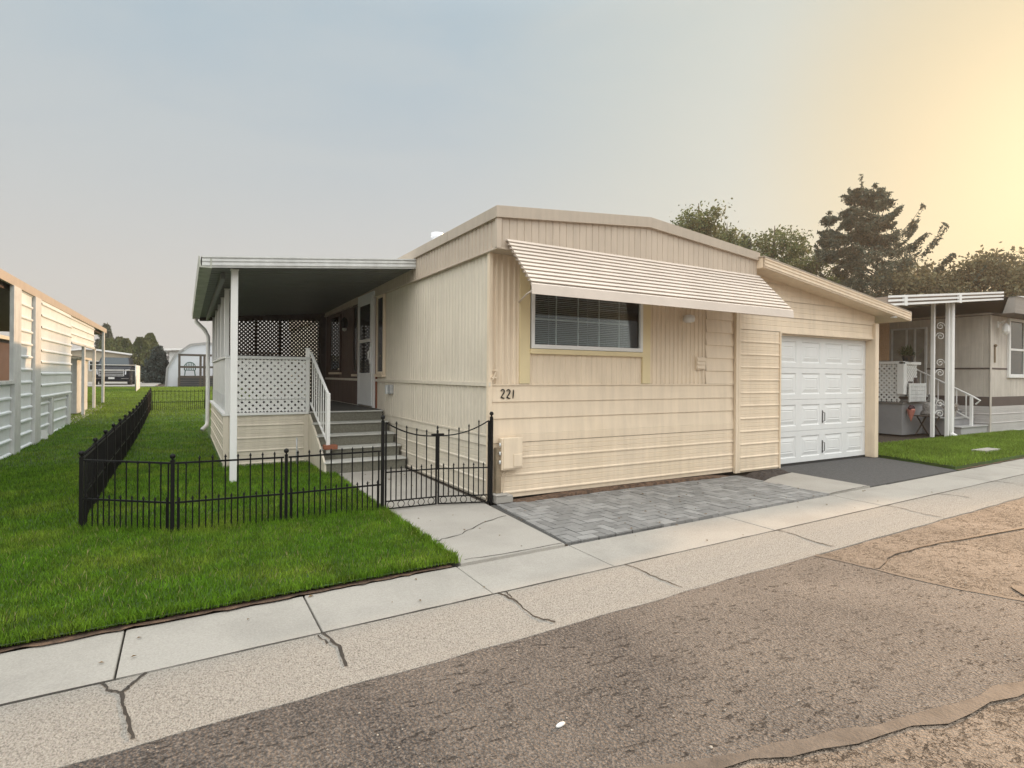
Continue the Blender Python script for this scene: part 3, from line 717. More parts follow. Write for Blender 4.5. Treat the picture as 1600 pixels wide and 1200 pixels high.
m.box(2.975, 3.01, a, a + .11, .87, 2.925); m.box(2.975, 3.01, b_ - .11, b_, .87, 2.925); m.box(2.975, 3.01, a + .11, b_ - .11, 2.77, 2.925); m.box(2.975, 3.01, a + .11, b_ - .11, 2.06, 2.12); m.box(2.98, 3.005, a + .11, b_ - .11, .87, 1.48)
m.build('door_leaf', white, door, bev=.003)
m = MB(); m.box(2.988, 2.994, a + .11, b_ - .11, 1.481, 2.059); m.box(2.988, 2.994, a + .11, b_ - .11, 2.121, 2.769); m.build('pane', darkglass, door)
m = MB(); m.tube([(2.955, 10.36, 1.72), (2.93, 10.36, 1.75), (2.93, 10.36, 1.86), (2.955, 10.36, 1.89)], .012, 8); m.box(2.955, 2.975, 10.33, 10.39, 1.65, 1.96); m.build('handle', white, door, bev=.003)
m = MB(); m.box(3.03, 3.049, 10.18, 10.245, .84, 3.0); m.build('door_casing', brick_m, home)
# brown painted wall under the porch roof
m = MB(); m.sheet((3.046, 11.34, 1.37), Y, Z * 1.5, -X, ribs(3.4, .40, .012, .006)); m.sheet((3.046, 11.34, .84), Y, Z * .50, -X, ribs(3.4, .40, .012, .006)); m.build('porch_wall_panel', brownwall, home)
m = MB(); m.lathe([(.03, 0), (.06, .03), (.075, .12), (.05, .2), (.01, .24)], (2.93, 12.15, 2.42), 10); lp = m.build('porch_lantern', black, home, True)
m = MB(); m.ball((2.93, 12.15, 2.40), .045); m.build('bulb', white_d, lp, True)

# ------------------------------------------------------------------ garage
gar = thing('garage', (9.1, 5.66, 0), 'cream attached garage with white panelled overhead door', 'garage')
GV = 5.765
def groof(u): return 3.09 - .1335 * (u - 7.45)     # underside of the fascia
m = MB(); m.sheet((7.335, GV, .0), Z, X * .93, -Y, metal_sd(2.185, .197, .02)); m.build('front_wall', cream, gar)
# header and gable courses, clipped by the roof line
m = MB(); zc = 2.19
courses = [(2.19, 2.43), (2.43, 2.69), (2.69, 2.95), (2.95, 3.08)]
for z0, z1 in courses:
    def uend(z): return min(11.06, 7.45 + (3.09 - z) / .1335)
    steps = [(0, .016), (.004, .016), (.08, .008), (.086, .004), (.092, .008), (.16, .006), (.166, .002), (.172, .006), (z1 - z0, .002)]
    steps = [(t, o) for t, o in steps if t <= z1 - z0 + 1e-6]
    for (t0, o0), (t1, o1) in zip(steps[:-1], steps[1:]):
        m.add([(7.335, GV - o0, z0 + t0), (uend(z0 + t0), GV - o0, z0 + t0), (uend(z0 + t1), GV - o1, z0 + t1), (7.335, GV - o1, z0 + t1)], [(0, 1, 2, 3)])
m.build('gable_siding', cream, gar)
m = MB(); m.box(7.285, 7.335, 5.745, 5.80, 0, 3.0); m.build('corner_trim', cream, gar, bev=.003)
m = MB(); m.box(8.265, 8.297, 5.735, 5.95, 0, 2.185); m.build('door_jamb', cream, gar, bev=.003)
m = MB(); m.box(10.985, 11.02, 5.76, 5.95, 0, 2.185); m.box(10.985, 11.10, 5.70, 5.759, 0, 2.46); m.build('door_jamb', cream, gar, bev=.003)
m = MB(); m.box(8.297, 10.985, 5.735, 5.768, 2.165, 2.188); m.box(8.297, 10.985, 5.79, 5.95, 2.145, 2.189); m.build('header_trim', cream, gar, bev=.003)
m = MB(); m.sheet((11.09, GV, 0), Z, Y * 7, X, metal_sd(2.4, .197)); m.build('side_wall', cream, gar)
dd = MB(); D0, D1, DV = 8.30, 10.98, 5.875
for r in range(4):
    z0 = .03 + r * .53; z1 = z0 + .525
    # frame of each section with four raised panels
    us_ = np.linspace(D0, D1, 5)
    for c in range(4):
        a, b_ = us_[c], us_[c + 1]; px = .075; pz = .085
        O = [(a, z0), (b_, z0), (b_, z1), (a, z1)]; I = [(a + px, z0 + pz), (b_ - px, z0 + pz), (b_ - px, z1 - pz), (a + px, z1 - pz)]
        def rect(i): return [(a + px + i, z0 + pz + i), (b_ - px - i, z0 + pz + i), (b_ - px - i, z1 - pz - i), (a + px + i, z1 - pz - i)]
        loops = [(O, 0), (rect(0), 0), (rect(.014), .013), (rect(.03), .013), (rect(.085), .001), (rect(.098), .007), (rect(.11), .002)]
        bidx = len(dd.v)
        for lp_, off in loops: dd.v += [(x, DV + off, z) for x, z in lp_]
        for i in range(len(loops) - 1):
            for k in range(4): dd.f.append((bidx + i * 4 + k, bidx + i * 4 + (k + 1) % 4, bidx + (i + 1) * 4 + (k + 1) % 4, bidx + (i + 1) * 4 + k))
        dd.f.append(tuple(bidx + (len(loops) - 1) * 4 + k for k in range(4)))
    dd.add([(D0, DV, z1), (D1, DV, z1), (D1, DV + .012, z1 + .002), (D0, DV + .012, z1 + .002), (D0, DV + .012, z1 + .004), (D1, DV + .012, z1 + .004), (D1, DV, z1 + .005), (D0, DV, z1 + .005)], [(0, 1, 2, 3), (3, 2, 5, 4), (4, 5, 6, 7)])
gd = dd.build('garage_door', gdoor_m, gar)
for z in (.18, .70):
    m = MB(); m.tube([(9.64, 5.87, z), (9.64, 5.83, z + .01), (9.64, 5.83, z + .15), (9.64, 5.87, z + .16)], .007, 8); m.box(9.63, 9.65, 5.866, 5.874, z - .03, z + .19); m.build('handle', galv_d, gd)
m = MB(); m.box(8.297, 10.985, 5.87, 5.95, -.05, .032); m.build('door_gap_shade', rubber, gar)  # dark strip added as the shadow in the gap under the door
m = MB(); FV = 5.45
def gz2(u, dz): return groof(u) + dz
pr = [(0, .0), (0, .02), (-.012, .024), (-.012, .05), (-.002, .054), (-.002, .072), (-.012, .076), (-.012, .10), (-.002, .104), (-.002, .122), (-.014, .126), (-.014, .15), (.01, .155)]
v0 = [(7.45, FV + o, gz2(7.45, z)) for o, z in pr]; v1 = [(11.68, FV + o, gz2(11.68, z)) for o, z in pr]
m.add(v0 + v1, [(i, i + 1, len(pr) + i + 1, len(pr) + i) for i in range(len(pr) - 1)])
m.build('fascia', cream, gar)
m = MB(); m.prism([(7.45, FV + .012, gz2(7.45, 0)), (11.68, FV + .012, gz2(11.68, 0)), (11.68, FV + .012, gz2(11.68, .15)), (7.45, FV + .012, gz2(7.45, .15))], (0, 7.2, 0)); m.build('roof', cream, gar)
m = MB(); m.box(11.665, 11.70, FV - .012, FV + 7, gz2(11.68, -.005), gz2(11.68, .157)); m.build('gutter', cream, gar, bev=.004)
m = MB(); m.prism([(7.43, FV - .02, gz2(7.45, .156)), (11.7, FV - .02, gz2(11.7, .156)), (11.7, FV - .02, gz2(11.7, .166)), (7.43, FV - .02, gz2(7.43, .166))], (0, 7.2, 0)); m.build('roof_edge', fascia_m, gar)
m = MB(); m.lathe([(.05, 0), (.055, .01), (.03, .03)], (11.2, 5.5, gz2(11.2, -.03)), 10); m.build('soffit_light', white, gar)

# ------------------------------------------------------------------ porch
por = thing('covered_porch', (1.8, 9.7, 0), 'covered side porch with white lattice rail and flat metal roof', 'porch')
def prz(u, v): return 2.78 + .095 * (u - .18) - .018 * (v - 8.15)
m = MB(); pr = [(0, 0), (0, .02), (-.015, .025), (-.015, .05), (-.002, .055), (-.002, .075), (-.015, .08), (-.015, .105), (-.002, .11), (-.002, .122), (-.02, .126), (-.02, .142)]
v0 = [(.19, 8.15 + o, prz(.19, 8.15) + z) for o, z in pr]; v1 = [(3.018, 8.15 + o, prz(3.018, 8.15) + z) for o, z in pr]
m.add(v0 + v1, [(i, i + 1, len(pr) + i + 1, len(pr) + i) for i in range(len(pr) - 1)]); m.build('roof_fascia', white_d, por)
m = MB(); k = 0; v = 8.17
while v < 14.5:
    v2 = v + .19
    for (a, b_, dz0, dz1) in ((v, v2 - .03, 0, 0), (v2 - .03, v2 - .025, 0, .03), (v2 - .025, v2 - .005, .03, .03), (v2 - .005, v2, .03, 0)):
        m.add([(.25, a, prz(.25, a) + .02 + dz0), (3.02, a, prz(3.02, a) + .02 + dz0), (3.02, b_, prz(3.02, b_) + .02 + dz1), (.25, b_, prz(.25, b_) + .02 + dz1)], [(0, 1, 2, 3)])
    v = v2
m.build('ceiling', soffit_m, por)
m = MB(); m.add([(.18, 8.14, prz(.18, 8.14) + .135), (3.018, 8.14, prz(3.02, 8.14) + .135), (3.018, 14.6, prz(3.02, 14.6) + .135), (.18, 14.6, prz(.18, 14.6) + .135)], [(0, 1, 2, 3)]); m.build('roof', white, por)
m = MB()
gp = [(.16, 0), (.30, 0), (.30, .12), (.28, .12), (.28, .02), (.18, .02), (.165, .14), (.15, .14)]
m.add([(a, 8.13, prz(.18, 8.13) + z) for a, z in gp] + [(a, 14.6, prz(.18, 14.6) + z) for a, z in gp], [(i, (i + 1) % 8, 8 + (i + 1) % 8, 8 + i) for i in range(8)] + [tuple(range(8)), tuple(range(8, 16))[::-1]])
gut = m.build('gutter', grnmetal, por)
m = MB(); zt = prz(.2, 14.4)
m.tube([(.23, 14.4, zt + .01), (.23, 14.4, zt - .08), (.40, 14.45, zt - .25), (.47, 14.45, zt - .40), (.47, 14.45, .42), (.46, 14.42, .30), (.36, 14.3, .20)], .042, 8); m.build('downspout', white, gut, True)
def post(u, v, z0, z1, s_=.075):
    m = MB(); m.box(u - s_ / 2, u + s_ / 2, v - s_ / 2, v + s_ / 2, z0, z1); m.box(u - s_ * .6, u + s_ * .6, v - s_ * .6, v + s_ * .6, z1, z1 + .015); return m.build('post', white, por, bev=.006)
post(.575, 8.37, -.02, prz(.57, 8.37) + .0, .085)
m = MB(); m.bar((.45, 8.6, prz(.45, 8.6) - .03), (.45, 14.5, prz(.45, 14.5) - .03), .05, .08); m.build('roof_beam', soffit_m, por)
# base
PV = 9.72
m = MB(); m.sheet((.55, PV, .0), Z, X * 1.22, -Y, metal_sd(.80, .197, .04)); m.sheet((.55, PV, .0), Z, Y * 4.85, -X, metal_sd(.80, .197, .04)); m.build('base_skirting', cream2, por)
for a_, b_ in ((.525, .60), (1.70, 1.77)): m = MB(); m.box(a_, b_, PV - .025, PV + .05, 0, .80); m.build('corner_trim', cream2, por, bev=.003)
m = MB(); m.box(.51, 1.77, PV - .04, PV + .06, .80, .84); m.box(.51, .60, PV + .06, 14.6, .80, .84); m.build('base_cap', white, por, bev=.004)
m = MB(); m.box(.60, 3.04, PV + .06, 14.6, .77, .832); m.build('deck', dkdeck, por)
m = MB(); m.lattice((.62, PV, 1.06), X, Z, 1.14, .61, .104, .043, .006); m.lattice((.62, PV, .855), X, Z, 1.14, .19, .104, .043, .006); m.build('rail_lattice', white, por)
m = MB(); m.box(.55, 1.79, PV - .035, PV + .035, 1.68, 1.725); m.box(.6, 1.76, PV - .02, PV + .02, 1.045, 1.06)
for k in range(8): u = .66 + k * .147; m.box(u - .009, u + .009, PV + .02, PV + .036, 1.06, 1.68)
m.build('front_railing', white_d, por, bev=.003)
post(.585, PV, .84, 1.68); post(1.755, PV, .84, 1.86, .06)
# left side of the porch: panels and posts up to the roof
m = MB()
for k in range(5):
    a = PV + .12 + k * .94; m.box(.575, .59, a, a + .88, 1.10, 1.69)
    for q in range(4): m.box(.57, .585, a + .04 + q * .22, a + .16 + q * .22, .84, 1.10)
m.build('side_panel', white_d, por, bev=.004)
m = MB(); m.box(.55, .61, PV + .05, 14.55, 1.69, 1.725); m.build('side_rail', white_d, por, bev=.003)
for v in (10.05, 11.1, 12.1, 13.1, 14.45): post(.585, v, 1.725, prz(.58, v) - .01, .07)
# back lattice
BV = 14.5
m = MB(); m.lattice((.62, BV, .84), X, Z, 2.28, 2.02, .088, .036, .006); m.build('back_lattice', lat_shaded, por)
m = MB()
for u in (.60, .98, 1.46, 1.98, 2.90): m.box(u - .03, u + .03, BV + .016, BV + .06, .84, 2.9)
m.box(2.92, 3.04, BV - .01, BV + .015, .84, 2.95); m.prism([(.3, BV + .0165, 2.62), (3.04, BV + .0165, 2.78), (3.04, BV + .0165, 3.06), (.3, BV + .0165, 2.78)], (0, .043, 0))
m.build('back_frame', darkwood, por)

# ------------------------------------------------------------------ steps
stp = thing('concrete_steps', (2.4, 9, 0), 'five concrete steps with white edged treads rising to the porch', 'steps')
SV = [9.68, 9.38, 9.06, 8.77, 8.48]; SZ = [.835, .668, .50, .335, .168]
m = MB()
for k in range(5): m.box(1.80, 2.99, SV[k], 9.76 if k == 0 else SV[k - 1] , 0 if k else 0, SZ[k] - .022)
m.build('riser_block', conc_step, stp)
for k in range(5):
    m = MB(); m.box(1.775, 3.0 + (.0 if k < 2 else .02), SV[k] - .025, 9.76 if k == 0 else SV[k - 1] - .001, SZ[k] - .022, SZ[k]); m.build('tread', nosing, stp, bev=.008)
m = MB(); m.prism([(1.77, 9.70, -.05), (1.77, 9.70, .80), (1.77, 9.05, .48), (1.77, 8.75, .31), (1.77, 8.48, .145), (1.77, 8.46, -.05)], (.028, 0, 0)); m.build('side_cheek', cream2, stp)
hr = MB(); hr.box(1.84, 1.89, 8.66, 8.71, .28, 1.17); hr.bar((1.865, 8.70, 1.15), (1.80, 9.70, 1.80), .035, .035); hr.bar((1.865, 8.70, .42), (1.80, 9.70, .98), .025, .025)
for k in range(1, 8):
    t = k / 8; u = 1.865 - .065 * t; v = 8.70 + 1.0 * t; hr.bar((u, v, .42 + .56 * t), (u, v, 1.15 + .65 * t), .016)
hr.build('handrail', white, stp, bev=.003)
m = MB(); m.box(1.80, 1.99, 8.60, 8.75, .336, .40); tag(m.build('brick', brick_m, bev=.006), 'orange brick under the foot of the white handrail', 'brick')
m = MB(); m.tube([(1.55, 9.45, 0), (1.55, 9.44, .45)], .012, 6); tag(m.build('metal_stake', galv, smooth=True), 'thin rusty metal stake standing before the porch base', 'stake')

# ------------------------------------------------------------------ iron fence and gate
def picket(m, x, y, z0, z1, r=.0065):
    m.tube([(x, y, z0), (x, y, z1 - .03)], r, 6); m.lathe([(r * .8, 0), (r * 1.9, .008), (.001, .034)], (x, y, z1 - .032), 6)
def fence_panel(name, par, a, b, g0, tips, H=.64, low=.285, pitch=.111):
    a, b = Vector(a), Vector(b); L_ = (b - a).length; d = (b - a) / L_; m = MB()
    zf = g0 if callable(g0) else (lambda p: g0)
    q = lambda t: a + d * t
    for zz in (H, low): m.bar((*q(.02), zf(a) + zz), (*q(L_ - .02), zf(b) + zz), .016, .016)
    n = max(1, int(round(L_ / pitch))); p = L_ / n
    for k in range(1, n):
        c = q(k * p); picket(m, c.x, c.y, zf(c) - .03, zf(c) + H + tips(k / n))
    for k in range(n):
        c = q((k + .5) * p); picket(m, c.x, c.y, zf(c) - .03, zf(c) + low + .05)
    for t in (.042, L_ - .042): c = q(t); m.bar((c.x, c.y, zf(c) - .02), (c.x, c.y, zf(c) + H), .014)
    return m.build(name, black, par)
def fence_post(par, x, y, h, g0=0, s_=.042, nm='post'):
    m = MB(); m.box(x - s_ / 2, x + s_ / 2, y - s_ / 2, y + s_ / 2, g0 - .05, g0 + h - .07)
    m.lathe([(s_ * .6, 0), (s_ * .6, .012), (s_ * .3, .018), (s_ * .3, .03)], (x, y, g0 + h - .07), 10); m.ball((x, y, g0 + h - .022), .024)
    return m.build(nm, black, par)
C1, C2, C3, C4 = (-.81, 6.52), (-.08, 5.94), (.87, 5.88), (1.835, 5.91)
f1 = thing('iron_fence', (.5, 5.9, 0), 'low black iron fence across the front lawn, left of the gate', 'fence', 'black iron fence runs')
for c, w_ in ((C1, .032), (C2, .034), (C3, .026)): fence_post(f1, *c, .725, 0, w_)
fence_panel('picket_panel', f1, C1, C2, 0, lambda t: .012); fence_panel('picket_panel', f1, C2, C3, 0, lambda t: .012 if t < .22 else .06); fence_panel('picket_panel', f1, C3, C4, 0, lambda t: .06)
f2 = thing('iron_fence', (-.85, 14, 0), 'long black iron fence running back beside the carport', 'fence', 'black iron fence runs')
n = 15; gzf = lambda p: gz(p[1] if not hasattr(p, 'y') else p.y)
pts_ = [(-.82 - .10 * k / n, 6.62 + 15.0 * k / n) for k in range(n + 1)]
for k in range(n):
    fence_panel('picket_panel', f2, pts_[k], pts_[k + 1], gzf, lambda t: .05)
    if k: fence_post(f2, *pts_[k], .74, gz(pts_[k][1]))
f3 = thing('iron_fence', (.5, 21.7, .2), 'far black iron fence closing the back of the side lawn', 'fence', 'black iron fence runs')
bp = [(-.92, 21.75), (.66, 21.75), (2.4, 21.75)]
for k in range(2):
    fence_panel('picket_panel', f3, bp[k], bp[k + 1], gzf, lambda t: .05)
for c in bp: fence_post(f3, *c, .76, gz(c[1]), .05)
gate = thing('iron_gate', (2.46, 5.88, 0), 'black double iron gate with dipped top rail across the walkway', 'gate')
GR = (3.03, 5.705)
fence_post(gate, C4[0], C4[1], 1.02, 0, .03); fence_post(gate, GR[0], GR[1], 1.04, 0, .03)
def leaf(a, b):
    a, b = Vector(a), Vector(b); L_ = (b - a).length; d = (b - a) / L_; m = MB(); q = lambda t: a + d * t
    top = lambda s: .775 + .165 * (1 - s) ** 2.2
    P = [(*q(L_ * k / 10), top(k / 10)) for k in range(11)]; m.tube(P, .008, 6)
    for z in (.41, .10, .02): m.bar((*a, z), (*b, z), .013, .013)
    m.bar((*a, .015), (*a, .94), .016); m.bar((*b, .015), (*b, .80), .016)
    n = 5
    for k in range(1, n): c = q(L_ * k / n); picket(m, c.x, c.y, .10, top(k / n) + .075)
    for k in range(n): c = q(L_ * (k + .5) / n); picket(m, c.x, c.y, .10, .47)
    for k in range(5):
        c = q(L_ * (k + .5) / 5); cc = [(c.x + d.x * .036 * math.cos(t), c.y + d.y * .036 * math.cos(t), .06 + .036 * math.sin(t)) for t in np.linspace(0, 2 * math.pi, 15)]
        m.tube(cc, .004, 5, cap=False)
    return m.build('gate_leaf', black, gate)
leaf((C4[0] + .035, C4[1]), (2.435, 5.885)); leaf((GR[0] - .035, GR[1]), (2.462, 5.883))
m = MB(); m.box(2.38, 2.52, 5.865, 5.90, .775, .80); m.lathe([(.012, 0), (.014, .03), (.004, .05), (.014, .06), (.002, .09)], (2.448, 5.884, .80), 8); m.bar((2.448, 5.884, .4), (2.448, 5.884, .80), .02); m.build('latch', black, gate)
m = MB(); m.box(3.06, 3.28, 5.63, 5.78, 0, .085); m.box(3.05, 3.20, 5.62, 5.79, .085, .10)
tag(m.build('concrete_block', conc, bev=.008), 'small grey concrete block at the foot of the right gate post', 'concrete block')
m = MB(); m.box(3.10, 3.165, 5.71, 5.775, .1, .62); tag(m.build('wooden_post', wood, bev=.004), 'short weathered wooden post between the gate and the meter box', 'post')

# ------------------------------------------------------------------ carport on the left
cp = thing('carport', (-2.7, 18, 0), 'long white carport with ribbed metal siding on the left', 'carport')
CU = -2.55
m = MB(); m.box(CU - .03, CU + .02, 5, 26.3, 2.93, 3.09); m.build('fascia', fascia_m, cp, bev=.004)
m = MB(); m.box(-6.6, CU - .03, 5, 26.3, 3.0, 3.06); m.build('roof', brownwall, cp)
m = MB(); m.box(-6.6, CU - .1, 8, 26.2, 2.86, 2.998); m.build('ceiling', brownwall, cp)
def metal_panel(v0, v1, z0, z1, mm, par, du=0, pitch=.24, nm='wall_panel'):
    m = MB(); H_ = z1 - z0; p = [(0, 0)]; t = 0
    while t < H_ - .02:
        p += [(t, .004), (t + .02, .03), (t + .045, .03), (t + .065, .0)]; t += pitch
    p = [q for q in p if q[0] <= H_] + [(H_, 0)]
    m.sheet((CU - .03 + du, v0, z0), Z, Y * (v1 - v0), X, p); return m.build(nm, mm, par)
metal_panel(6, 12.75, .0, 1.24, sidew, cp)
metal_panel(13.25, 14.3, .02, 2.93, sidew, cp)
metal_panel(14.9, 18.55, .90, 2.93, sidew, cp, .035)
metal_panel(14.9, 15.95, .03, .885, sidew, cp); metal_panel(16.3, 18.1, .05, .885, sidew, cp)
metal_panel(18.6, 23.2, 2.24, 2.93, sidew, cp, 0, .2)
def cpost(v, w_, z0, z1, mm=white_d):
    m = MB(); m.box(CU - .04, CU + .03, v - w_ / 2, v + w_ / 2, z0, z1); return m.build('post', mm, cp, bev=.004)
cpost(13.0, .42, -.02, 2.93); cpost(14.6, .5, -.02, 2.93); cpost(16.12, .2, .02, .88); cpost(18.3, .26, .08, .90); cpost(20.8, .2, gz(20.8), 2.24); cpost(23.1, .2, gz(23.1), 2.24); cpost(25.5, .22, gz(25.5), 2.93)
m = MB(); m.box(CU - .03, CU + .03, 12.7, 12.78, 1.24, 2.93); m.box(CU - .03, CU + .03, 6, 12.7, 1.24, 1.30); m.box(CU - .02, CU + .02, 14.9, 18.4, .88, .905); m.box(CU - .03, CU + .03, 18.6, 23.2, 2.20, 2.24); m.build('frame_trim', white_d, cp, bev=.003)
m = MB(); m.bar((CU + .05, 15.2, .02), (CU + .02, 15.2, .24), .1, .02); m.build('downspout', white, cp)
# shed and slab inside the carport end
sh = thing('storage_shed', (-3.4, 21.8, .2), 'white upright storage shed with sloped lid at the carport end', 'shed')
m = MB(); m.sheet((-2.72, 20.9, .24), Y, Z * 1.62, X, corr(2.0, .2, .02)); m.sheet((-2.72, 20.9, .24), -X, Z * 1.62, -Y, corr(1.3, .3, .02)); m.build('wall', white_d, sh)
m = MB(); m.prism([(-2.6, 20.75, 1.84), (-4.1, 20.75, 2.14), (-4.1, 20.75, 2.2), (-2.6, 20.75, 1.90)], (0, 2.3, 0)); m.build('roof', cream2, sh)
m = MB(); m.prism([(-5, 18.7, .0), (-2.45, 18.7, .0), (-2.35, 24.5, .0), (-5, 24.5, .0)], (0, 0, .25)); m.v = [(x, y, (gz(y) + .018) if z > .1 else z) for x, y, z in m.v]; struct('carport_slab', m, conc)

# ------------------------------------------------------------------ houses behind
def simple_home(name, label, u0, u1, v0, v1, g0, h, wallm, roofm, rise=.35, axis='v', over=.3, wins=()):
    t = thing(name, ((u0 + u1) / 2, (v0 + v1) / 2, g0), label, 'house')
    m = MB(); m.box(u0, u1, v0, v1, g0 - .1, g0 + h)
    if axis == 'v': m.prism([(u0, v0, g0 + h + .001), (u1, v0, g0 + h + .001), ((u0 + u1) / 2, v0, g0 + h + rise - .02)], (0, v1 - v0, 0))
    m.build('wall', wallm, t)
    m = MB()
    if axis == 'v':
        c = (u0 + u1) / 2; m.prism([(u0 - over, v0 - over, g0 + h - .02), (c, v0 - over, g0 + h + rise), (u1 + over, v0 - over, g0 + h - .02), (u1 + over, v0 - over, g0 + h + .12), (c, v0 - over, g0 + h + rise + .14), (u0 - over, v0 - over, g0 + h + .12)], (0, v1 - v0 + 2 * over, 0))
    else:
        c = (v0 + v1) / 2; m.prism([(u0 - over, v0 - over, g0 + h), (u0 - over, c, g0 + h + rise), (u0 - over, v1 + over, g0 + h), (u0 - over, v1 + over, g0 + h + .14), (u0 - over, c, g0 + h + rise + .14), (u0 - over, v0 - over, g0 + h + .14)], (u1 - u0 + 2 * over, 0, 0))
    m.build('roof', roofm, t)
    for (a, b_, z0, z1, face) in wins:
        m = MB(); o = .04
        if face == 'f': bx = lambda x0, x1, q0, q1, d0, d1: m.box(x0, x1, v0 - d1, v0 - d0, q0, q1)
        else: bx = lambda x0, x1, q0, q1, d0, d1: m.box(u1 + d0, u1 + d1, x0, x1, q0, q1)
        bx(a, b_, g0 + z0, g0 + z0 + .06, .002, .05); bx(a, b_, g0 + z1 - .06, g0 + z1, .002, .05); bx(a, a + .06, g0 + z0 + .06, g0 + z1 - .06, .002, .05); bx(b_ - .06, b_, g0 + z0 + .06, g0 + z1 - .06, .002, .05)
        wd = m.build('window', white, t); m = MB(); bx(a + .06, b_ - .06, g0 + z0 + .06, g0 + z1 - .06, .002, .02); m.build('pane', darkglass, wd)
    return t
tanwall = mat('tan_wall', (.42, .37, .28), .6, .1, 1); greywall = mat('grey_wall', (.33, .33, .33), .6, .1, 1)
simple_home('mobile_home', 'dark home with pale roof seen through the carport opening', -13, -6.4, 26, 40, .4, 2.35, brownwall, cream2, .3)
simple_home('mobile_home', 'low tan home with white gable trim behind the parked vehicle', -11, -3.2, 60, 74, .65, 2.2, tanwall, white, .55, wins=((-7, -5.6, .9, 1.8, 'f'),))
simple_home('mobile_home', 'flat roofed white home behind the rounded shed', -.9, 6, 47, 60, .65, 2.4, white_d, white, .15)
simple_home('mobile_home', 'low grey roofed home far behind the spruce, left of the rounded shed', -6, 1, 80, 92, .65, 2.4, greywall, greywall, .5)

# ------------------------------------------------------------------ parked vehicle, gate panel, shed, pergola, chair
paint = mat('black_car_paint', (.012, .014, .02), .40, 0, spec=.12); chrome = mat('chrome', (.75, .75, .78), .12, 0, metal=1)
lampm = mat('headlamp', (.6, .62, .65), .1, 0)
def suv(loc):
    t = thing('parked_suv', loc, 'black sport utility vehicle with chrome grille parked facing the street', 'car')
    x, y, z = loc
    W = 1.02
    sec = [(-2.55, .35, .95, .88, .92), (-2.45, .28, 1.12, .98, .98), (-1.3, .28, 1.22, 1.0, 1.0), (-.95, .28, 1.25, 1.0, 1.0), (2.3, .3, 1.25, 1.0, 1.0), (2.55, .4, 1.2, .95, .95)]
    m = MB(); ring = []
    for yy, zb, zt, wb, wt in sec:
        ring.append([(x - wb * W * .94, y + yy, z + zb), (x + wb * W * .94, y + yy, z + zb), (x + wb * W, y + yy, z + zb + .25), (x + wt * W, y + yy, z + zt - .12), (x + wt * W * .93, y + yy, z + zt), (x - wt * W * .93, y + yy, z + zt), (x - wt * W, y + yy, z + zt - .12), (x - wb * W, y + yy, z + zb + .25)])
    for r in ring: m.v += r
    for i in range(len(ring) - 1):
        for k in range(8): m.f.append((i * 8 + k, i * 8 + (k + 1) % 8, i * 8 + 8 + (k + 1) % 8, i * 8 + 8 + k))
    m.f.append(tuple(range(8))[::-1]); m.f.append(tuple(range(len(ring) * 8 - 8, len(ring) * 8)))
    m.build('body', paint, t, bev=.03)
    m = MB(); P = [(-1.0, 1.24, .92), (-.25, 1.86, .76), (2.0, 1.88, .76), (2.45, 1.24, .9)]
    for yy, zz, ww in P: m.v += [(x - ww * W, y + yy, z + zz), (x + ww * W, y + yy, z + zz)]
    m.f += [(0, 1, 3, 2), (2, 3, 5, 4), (4, 5, 7, 6), (0, 2, 4, 6), (1, 7, 5, 3)]; m.build('cabin', paint, t, bev=.04)
    m = MB(); m.add([(x - .82 * W, y - .97, z + 1.29), (x + .82 * W, y - .97, z + 1.29), (x + .70 * W, y - .30, z + 1.835), (x - .70 * W, y - .30, z + 1.835)], [(0, 1, 2, 3)]); m.v = [(a, b_ - .02, c + .01) for a, b_, c in m.v]; m.build('windshield', mat('windshield_glass', (.035, .05, .06), .08, 0, spec=.35), t)
    m = MB(); m.box(x - .64, x + .64, y - 2.575, y - 2.45, z + .60, z + 1.08); m.build('grille_backing', rubber, t)
    m = MB(); m.box(x - .62, x + .62, y - 2.60, y - 2.50, z + .62, z + .66)
    for k in range(4): m.box(x - .62, x + .62, y - 2.60, y - 2.50, z + .72 + k * .105, z + .752 + k * .105)
    m.box(x - .66, x - .62, y - 2.59, y - 2.5, z + .62, z + 1.06); m.box(x + .62, x + .66, y - 2.59, y - 2.5, z + .62, z + 1.06); m.build('grille', mat('bright_trim', (.55, .56, .58), .25, 0, metal=.3), t)
    for s_ in (-1, 1):
        m = MB(); m.prism([(x + s_ * .70, y - 2.57, z + .72), (x + s_ * .93, y - 2.50, z + .74), (x + s_ * .95, y - 2.48, z + 1.06), (x + s_ * .72, y - 2.57, z + 1.04)], (0, .1, 0)); m.build('headlight', lampm, t)
        m = MB(); m.box(x + s_ * 1.06 - .1, x + s_ * 1.06 + .12, y - .75, y - .62, z + 1.2, z + 1.38); m.build('mirror', paint, t, bev=.03)
        for yy in (-1.65, 1.55):
            m = MB(); m.tube([(x + s_ * .80, y + yy, z + .40), (x + s_ * 1.03, y + yy, z + .40)], .40, 20); wh = m.build('wheel', rubber, t, True)
            m = MB(); m.tube([(x + s_ * 1.031, y + yy, z + .40), (x + s_ * 1.04, y + yy, z + .40)], .26, 16); m.build('rim', chrome, wh)
    m = MB(); m.box(x - .16, x + .16, y - 2.59, y - 2.56, z + .44, z + .56); m.build('license_plate', white_d, t)
    m = MB(); m.box(x - .9, x - .5, y - 2.585, y - 2.5, z + .46, z + .49); m.box(x + .5, x + .9, y - 2.585, y - 2.5, z + .46, z + .49); m.build('bumper_trim', chrome, t)
suv((-3.95, 46.3, .60))
struct('rear_drive', MB().box(-20, -1.5, 40, 58, .5, .668), conc)
t = thing('chain_link_gate', (-3.3, 32.4, .55), 'pale metal tube gate with solid end panel before the vehicle', 'gate')
m = MB(); gzv = gz(32.4)
